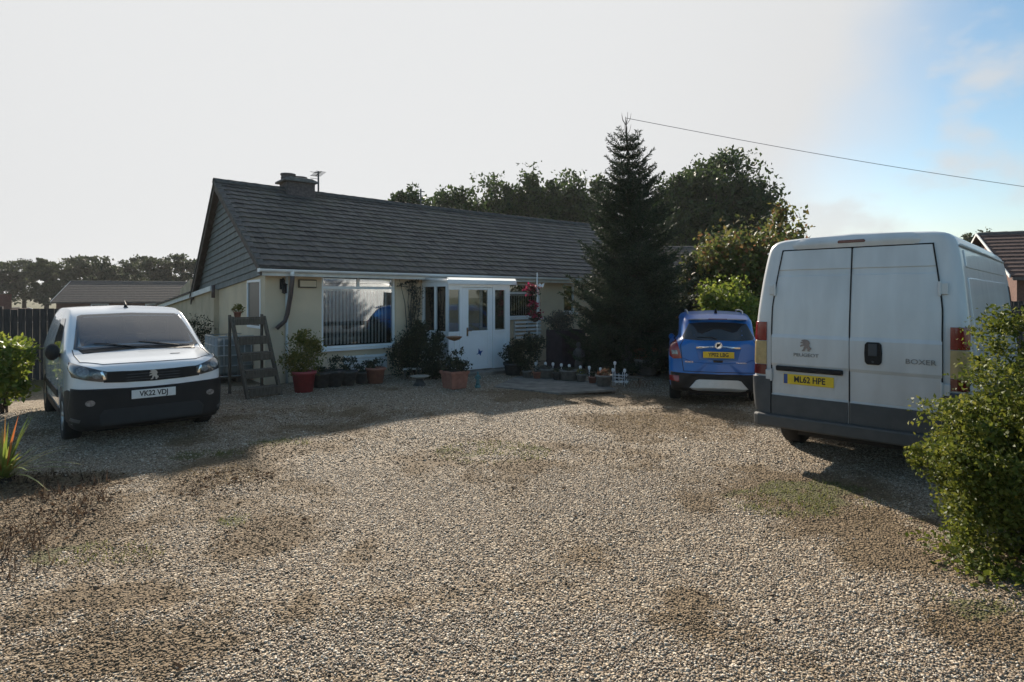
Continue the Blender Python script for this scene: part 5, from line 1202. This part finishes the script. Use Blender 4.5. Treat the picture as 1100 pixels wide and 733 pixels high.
# wire stand, bench, statues, figure, dishes
x, y, _ = at(668, 414); mb = MB()
for k in range(4): mb.tube([(-.12+.08*k,0,0),(-.12+.08*k,.02,.26-.03*(k%2))], .007, 5)
for z in (.07,.14,.2): mb.tube([(-.15,-.01,z),(0,-.05,z),(.15,-.01,z)], .008, 5)
for k in range(3): mb.ball((-.1+.1*k,-.04,.06),(.045,.03,.03),8,5)
tag(mb.build('wire_stand', 'whitepaint', None, loc=(x,y+.1,0)), 'small white wire plant stand right of the grey pot', 'plant stand')
x, y, _ = at(680, 414); t = thing('garden_bench', 'tiny low wooden bench plank beside the white wire stand', 'bench', (x,y+.15,0))
MB().box(-.22,.22,-.09,.09,.13,.155).build('seat', 'oldwood', t, bevel=.004)
for s in (-1,1): MB().box(s*.16-.015,s*.16+.015,-.07,.07,-.01,.129).build('leg', 'oldwood', t)
x, y, _ = at(692, 417); mb = MB()
for k in range(6): mb.tube([(-.22+.075*k+.07*math.cos(a), .02*k, .13*math.sin(a)) for a in np.linspace(0,math.pi,9)], .006, 5)
tag(mb.build('hoop_edging', 'rust', None, True, loc=(x,y+.05,0)), 'rusty wire hoop edging in front of the heather planter', 'border edging')
def statue(px, pb, ptop, m, label, name='garden_statue'):
    x, y, _ = at(px, pb); h = (pb-ptop)*y/F; t = thing(name, label, 'statue', (x,y+.1,0)); s = h
    MB().lathe([(0,-.02),(.19*s,-.02),(.19*s,.10*s),(.15*s,.13*s),(.15*s,.16*s),(0,.16*s)], 12).build('plinth', m, t, True)
    mb = MB(); mb.lathe([(0,.15*s),(.14*s,.16*s),(.12*s,.35*s),(.085*s,.50*s),(.12*s,.62*s),(.14*s,.72*s),(.10*s,.79*s),(.04*s,.82*s),(.045*s,.84*s),(.075*s,.89*s),(.075*s,.94*s),(.04*s,.99*s),(0,s)], 12, wob=.04)
    for q in (-1,1): mb.tube([(q*.13*s,0,.72*s),(q*.17*s,-.05*s,.58*s),(q*.06*s,-.13*s,.52*s)], [.035*s,.032*s,.025*s], 6)
    mb.build('figure', m, t, True)
statue(674, 402, 370, 'darkstone', 'dark stone garden statue of a standing figure under the fir')
statue(622, 402, 368, 'darkstone', 'slim weathered statue among dark plants left of the fir')
statue(513, 417, 400, 'teal', 'small teal ornament figure at the porch door step', 'garden_ornament')
x, y, _ = at(450, 415); t = thing('bird_bath', 'low bird bath with pale dish below the dark shrub', 'bird bath', (x,y+.1,0))
MB().lathe([(0,0),(.14,0),(.10,.05),(.07,.12),(.09,.15)], 14).build('stand', 'darkstone', t, True); MB().lathe([(0,.145),(.12,.15),(.20,.185),(.205,.20),(.17,.19),(0,.17)], 20).build('dish', 'mortar', t, True)
x, y, _ = at(443, 407); t = thing('slatted_stool', 'low pale slatted wooden stool in front of the dark shrub', 'stool', (x,y-.05,0), .2)
mb = MB()
for k in range(3): mb.box(-.2,.2,-.14+k*.1,-.06+k*.1,.22,.245)
mb.build('seat', 'wood_white', t, bevel=.004)
for a in (-1,1):
    for b in (-1,1): MB().box(a*.16-.018,a*.16+.018,b*.10-.018,b*.10+.018,-.01,.219).build('leg', 'oldwood', t)
x, y, _ = at(488, 417); t = thing('metal_flower', 'rusty metal flower ornament on a stem above the terracotta planter', 'garden ornament', (x-.02,y+.2,0))
zt_ = CH-(364-HY)/F*(y+.2); MB().tube([(0,0,.2),(.01,0,zt_*.6),(0,0,zt_)], .010, 6).build('stem', 'wood_white', t, True)
mb = MB(); mb.lathe([(0,zt_-.05),(.10,zt_-.02),(.17,zt_+.04),(.12,zt_+.05),(.05,zt_+.02),(0,zt_+.03)], 14, wob=.08); mb.build('flower_head', 'rust', t)
# caged water tank
x, y, _ = at(241, 411); tk = thing('water_tank', 'caged grey water tank behind the wooden plant steps', 'water tank', (x,y+.5,0), HA)
MB().box(-.43,.43,-.46,.46,.16,.92).build('bottle', 'ibc', tk, bevel=.06)
mb = MB()
for k in range(8):
    q = -.48+.96*k/7
    for s in (-1,1): mb.tube([(q,s*.5,.12),(q,s*.5,.98)], .012, 5); mb.tube([(s*.5,q,.12),(s*.5,q,.98)], .012, 5)
for z in (.14,.36,.58,.79,.98): mb.tube([(-.5,-.5,z),(.5,-.5,z),(.5,.5,z),(-.5,.5,z),(-.5,-.5,z)], .014, 5)
mb.build('cage', 'cage', tk, True)
mb = MB()
for k in range(3): mb.box(-.5,.5,-.5+k*.4,-.3+k*.4,.09,.115); mb.box(-.5+k*.4,-.4+k*.4,-.5,.5,0,.088)
mb.build('pallet', 'oldwood', tk)
# tiered wooden plant steps
x, y, _ = at(266, 429); sp_ = thing('plant_steps', 'weathered wooden tiered plant steps leaning at the house corner', 'plant stand', (x,y,0), math.atan2(.722,.692))
Wd, Dp, Hh = .66, .82, 1.46
for xx in (0, Wd-.05):
    mb = MB(); mb.add([(xx,0,-.01),(xx+.045,0,-.01),(xx+.045,.10,-.01),(xx,.10,-.01),(xx,Dp-.08,Hh),(xx+.045,Dp-.08,Hh),(xx+.045,Dp+.02,Hh),(xx,Dp+.02,Hh)],[(3,2,1,0),(4,5,6,7),(0,1,5,4),(1,2,6,5),(2,3,7,6),(3,0,4,7)])
    mb.build('stringer', 'oldwood', sp_); mb = MB(); mb.box(xx+.002,xx+.042,Dp+.021,Dp+.085,-.01,Hh+.03); mb.build('post', 'oldwood', sp_, bevel=.005)
for k in range(5):
    f = (.10,.31,.52,.72,.97)[k]; yy = (Dp-.05)*f; zz = Hh*f
    mb = MB(); mb.box(.047,Wd-.052,yy-.05,yy+.20 if k < 4 else yy+.06,zz,zz+.028); mb.box(.047,Wd-.052,yy-.052,yy-.03,zz-.12,zz-.002); mb.build('tread', 'oldwood', sp_, bevel=.004)
x, y, _ = pt(256, 338, 11.9)
t = potted('flower_pot', 'little plant pot perched on the top of the wooden steps', 256, 423, 8, 6, 'terracotta', ('yel',160,.05,[(0,.05,.09,.07)]))
lx, ly = .13, Dp-.04; c_, s_ = math.cos(math.atan2(.722,.692)), math.sin(math.atan2(.722,.692)); ox, oy, _ = at(266,429)
t.location = (ox+lx*c_-ly*s_, oy+lx*s_+ly*c_, Hh*.97+.029)

t = thing('hedge', 'tall uneven hedge added unseen behind the viewer for reflections', 'hedge', (1,-8,0))  # out-of-view hedge, added to be mirrored in window glass and car paint
foliage('foliage', [(-13+2.2*k,random.uniform(-.4,.4),1.1+.25*math.sin(k*2.1),1.7,.9,1.25+.35*math.sin(k*1.7)) for k in range(13)], 16000, .2, LEAF['hedge'], t, 200, .22, .3, .6, zmin=.05)
mb = MB()
for k in range(13): mb.tube([(-13+2.2*k,0,-.1),(-13+2.2*k+.1,.05,.9),(-13+2.2*k+.3,0,1.8)], [.05,.04,.015], 6)
mb.build('stem', 'bark', t, True)
# ------------------------------------------------------------------ fence, neighbours
def fence(name, label, A, B, h, m='fencewood'):
    L = math.hypot(B[0]-A[0], B[1]-A[1]); a = math.atan2(B[1]-A[1], B[0]-A[0]); t = thing(name, label, 'fence', (A[0],A[1],0), a)
    mb = MB(); n = int(L/.13)
    for k in range(n): x0_ = k*L/n; j = random.uniform(-.012,.012); mb.box(x0_+.004, x0_+L/n-.004, -.012+j*.3, .010+j*.3, -.05, h+j)
    mb.box(0,L,.012,.05,h*.25,h*.25+.08); mb.box(0,L,.012,.05,h*.85,h*.85+.08); mb.build('board_panel', m, t)
    for k in range(int(L/1.8)+1): MB().box(k*1.8-.05,k*1.8+.05,.051,.15,-.05,h+.06).build('post', m, t)
fence('timber_fence', 'dark close boarded timber fence behind the small white van', (-14.5,11.6), (-9.0,13.8), 1.56)
fence('timber_fence', 'dark timber fence beyond the hedge at the back of the drive', (6.5,18.2), (17,17), 1.7)
def gable_house(name, label, A, B, depth, eave, ridge, wall, tile, chim=()):
    L = math.hypot(B[0]-A[0], B[1]-A[1]); a = math.atan2(B[1]-A[1], B[0]-A[0]); t = thing(name, label, 'house', (A[0],A[1],0), a)
    mb = MB(); mb.prism([(0,-.5),(depth,-.5),(depth,eave-.05),(depth/2,ridge-.12),(0,eave-.05)], 'x', .02, L-.02); mb.build('wall', wall, t)
    n = 12; mb = MB()
    for sgn in (0,1):
        for k in range(n):
            f0, f1 = k/n, (k+1)/n+.02; y0_, y1_ = -.3+(depth/2+.3)*f0, -.3+(depth/2+.3)*f1; z0_, z1_ = eave-.1+(ridge-eave+.1)*f0, eave-.1+(ridge-eave+.1)*f1
            if sgn: y0_, y1_ = depth-y0_, depth-y1_
            V_ = [(-.25,y0_,z0_),(L+.25,y0_,z0_),(L+.25,y1_,z1_-.01),(-.25,y1_,z1_-.01),(-.25,y0_,z0_+.07),(L+.25,y0_,z0_+.07),(L+.25,y1_,z1_+.03),(-.25,y1_,z1_+.03)]
            mb.add(V_, [(3,2,1,0),(4,5,6,7),(0,1,5,4),(1,2,6,5),(2,3,7,6),(3,0,4,7)])
    rf = mb.build('roof', tile, t)
    mb = MB()
    for k in range(int(L/.45)): mb.lathe([(0,k*.45),(.10,k*.45),(.11,k*.45+.44),(0,k*.45+.44)], 8, (-.2,depth/2,ridge+.0), 'x')
    mb.build('ridge_tiles', 'ridge', rf)
    for (ya_,za_,yb_,zb_) in ((-.32,eave-.12,depth/2-.002,ridge-.02),(depth+.32,eave-.12,depth/2+.002,ridge-.02)):
        for xx in (-.27, L+.24): MB().add([(xx,ya_,za_),(xx,yb_,zb_),(xx,yb_,zb_+.10),(xx,ya_,za_+.10),(xx+.03,ya_,za_),(xx+.03,yb_,zb_),(xx+.03,yb_,zb_+.10),(xx+.03,ya_,za_+.10)],[(0,1,2,3),(7,6,5,4),(0,4,5,1),(1,5,6,2),(2,6,7,3),(3,7,4,0)]).build('bargeboard', 'wood_white', t)
    MB().box(-.2,L+.2,-.42,-.33,eave-.2,eave-.10).build('gutter', 'brown_pipe', t)
    for k in range(2):
        q = L*(.25+.4*k); w_ = MB().box(q,q+1.3,-.06,.04,eave-1.3,eave-.25).build('window', 'upvc', t); MB().box(q+.08,q+1.22,-.075,-.062,eave-1.22,eave-.33).build('pane', 'carglass', w_)
    for (cx_, w_, top) in chim:
        c = MB().box(cx_,cx_+w_,depth/2-.35,depth/2+.35,ridge-.5,top).build('chimney', 'brick', rf)
    return t
a_, b_ = pt(60, HY, 50), pt(205, HY, 53)
gable_house('neighbour_house', 'distant brick bungalow with striped brown tiles behind the small van', (a_[0],a_[1]), (b_[0],b_[1]), 7.5, 1.42, 3.12, 'brick', 'browntile')
a_, b_ = pt(-14, HY, 33), pt(54, HY, 36)
gable_house('neighbour_house', 'low distant house with two red brick chimneys behind the fence', (a_[0],a_[1]), (b_[0],b_[1]), 5, .6, 1.05, 'brick', 'redtile', ((.95,.36,1.83),(2.0,.36,1.95)))
gable_house('neighbour_house', 'neighbouring house with red brown roof and white bargeboard beyond the big van', (16.5,19.5), (25,15.7), 6.5, 2.55, 4.15, 'brick', 'redtile')
a_, b_ = pt(716, HY, 27), pt(800, HY, 27)
gable_house('neighbour_house', 'dark roofed neighbouring house half hidden behind the hedge and blue car', (a_[0],a_[1]), (b_[0]+1.5,b_[1]), 6, 2.5, 4.25, 'brick', 'browntile')

# ------------------------------------------------------------------ sky, sun, camera
AZ, EL = R(-14), R(26.7)
w = bpy.data.worlds.new('World'); S.world = w; w.use_nodes = True
nt = w.node_tree; L = nt.links.new; N = nt.nodes.new
bg = nt.nodes['Background']; bg.inputs['Strength'].default_value = .12
sky = N('ShaderNodeTexSky'); sky.sky_type = 'NISHITA'; sky.sun_disc = False; sky.sun_elevation = EL; sky.sun_rotation = AZ; sky.dust_density = 1.2; sky.ozone_density = 1.5; sky.air_density = 1.0
tc = N('ShaderNodeTexCoord')
sep = N('ShaderNodeSeparateXYZ'); L(tc.outputs['Generated'], sep.inputs[0])
no = N('ShaderNodeTexNoise'); no.inputs['Scale'].default_value = 3.2; no.inputs['Detail'].default_value = 6; no.inputs['Roughness'].default_value = .5; L(tc.outputs['Generated'], no.inputs['Vector'])
def math_(op, a, b=None, c=None):
    m = N('ShaderNodeMath'); m.operation = op
    for i, v in enumerate((a, b, c)):
        if v is None: continue
        if isinstance(v, (int, float)): m.inputs[i].default_value = v
        else: L(v, m.inputs[i])
    return m.outputs[0]
def rng(v, a, b, c=0., d=1.):
    m = N('ShaderNodeMapRange'); m.interpolation_type = 'SMOOTHSTEP'; L(v, m.inputs['Value'])
    for k, x in zip(('From Min','From Max','To Min','To Max'), (a,b,c,d)): m.inputs[k].default_value = x
    return m.outputs['Result']
xx = math_('MULTIPLY_ADD', no.outputs['Fac'], .22, math_('MULTIPLY_ADD', sep.outputs['Z'], -.12, sep.outputs['X']))
veil = math_('MULTIPLY', rng(xx, .66, .49), rng(sep.outputs['Y'], .22, .55))
n2 = N('ShaderNodeTexNoise'); n2.inputs['Scale'].default_value = 5.5; n2.inputs['Detail'].default_value = 5
mp = N('ShaderNodeMapping'); mp.inputs['Scale'].default_value = (1,1,1.8); L(tc.outputs['Generated'], mp.inputs[0]); L(mp.outputs[0], n2.inputs['Vector'])
wisps = math_('MULTIPLY', math_('MULTIPLY', rng(n2.outputs['Fac'], .48, .66), .8), rng(sep.outputs['Y'], -.2, .5, .12, 1.))
cl = math_('MAXIMUM', veil, wisps)
dt = N('ShaderNodeVectorMath'); dt.operation = 'DOT_PRODUCT'; L(tc.outputs['Generated'], dt.inputs[0]); dt.inputs[1].default_value = (math.sin(AZ)*math.cos(EL), math.cos(AZ)*math.cos(EL), math.sin(EL))
glow = rng(dt.outputs['Value'], .55, 1., .93, 1.08); cm = N('ShaderNodeVectorMath'); cm.operation = 'SCALE'; cm.inputs[0].default_value = (3.55,3.59,3.62); L(glow, cm.inputs['Scale'])
mx = N('ShaderNodeMix'); mx.data_type = 'RGBA'; L(cl, mx.inputs['Factor']); hs = N('ShaderNodeHueSaturation'); hs.inputs['Hue'].default_value = .487; hs.inputs['Saturation'].default_value = 1.15; hs.inputs['Value'].default_value = .72; L(sky.outputs[0], hs.inputs['Color']); L(hs.outputs[0], mx.inputs['A']); L(cm.outputs[0], mx.inputs['B'])
L(mx.outputs['Result'], bg.inputs['Color'])
sd = bpy.data.lights.new('sun', 'SUN'); sd.energy = 5.0; sd.angle = R(.9); sd.color = (1,.90,.76)
so = bpy.data.objects.new('sun', sd); COL.objects.link(so)
sv = Vector((math.sin(AZ)*math.cos(EL), math.cos(AZ)*math.cos(EL), math.sin(EL)))
so.rotation_euler = sv.to_track_quat('Z', 'Y').to_euler()
cd = bpy.data.cameras.new('camera'); cam = bpy.data.objects.new('camera', cd); COL.objects.link(cam)
cam.location = (0,0,CH); cam.rotation_euler = (R(90),0,0); cd.sensor_width = 36; cd.lens = 36*F/1100; cd.shift_y = -(366.5-HY)/1100; cd.clip_start = .05; cd.clip_end = 3000
S.camera = cam
S.view_settings.view_transform = 'Standard'; S.view_settings.look = 'None'; S.view_settings.exposure = .80; S.view_settings.gamma = 1
S.cycles.max_bounces = 8; S.cycles.transparent_max_bounces = 12; S.cycles.use_denoising = True

# thin morning haze in the air over the whole place
m = bpy.data.materials.new('haze_air'); m.use_nodes = True; nt = m.node_tree; nt.nodes.remove(nt.nodes['Principled BSDF'])
pv_ = nt.nodes.new('ShaderNodeVolumePrincipled'); pv_.inputs['Color'].default_value = (.97,.98,1,1); pv_.inputs['Density'].default_value = .0003; pv_.inputs['Anisotropy'].default_value = .25
nt.links.new(pv_.outputs[0], nt.nodes['Material Output'].inputs['Volume'])
hz_ = MB().box(-760,760,-360,960,-2.,16).build('haze', m); hz_['kind'] = 'stuff'; hz_['label'] = 'thin pale haze in the air'
S.cycles.volume_bounces = 0
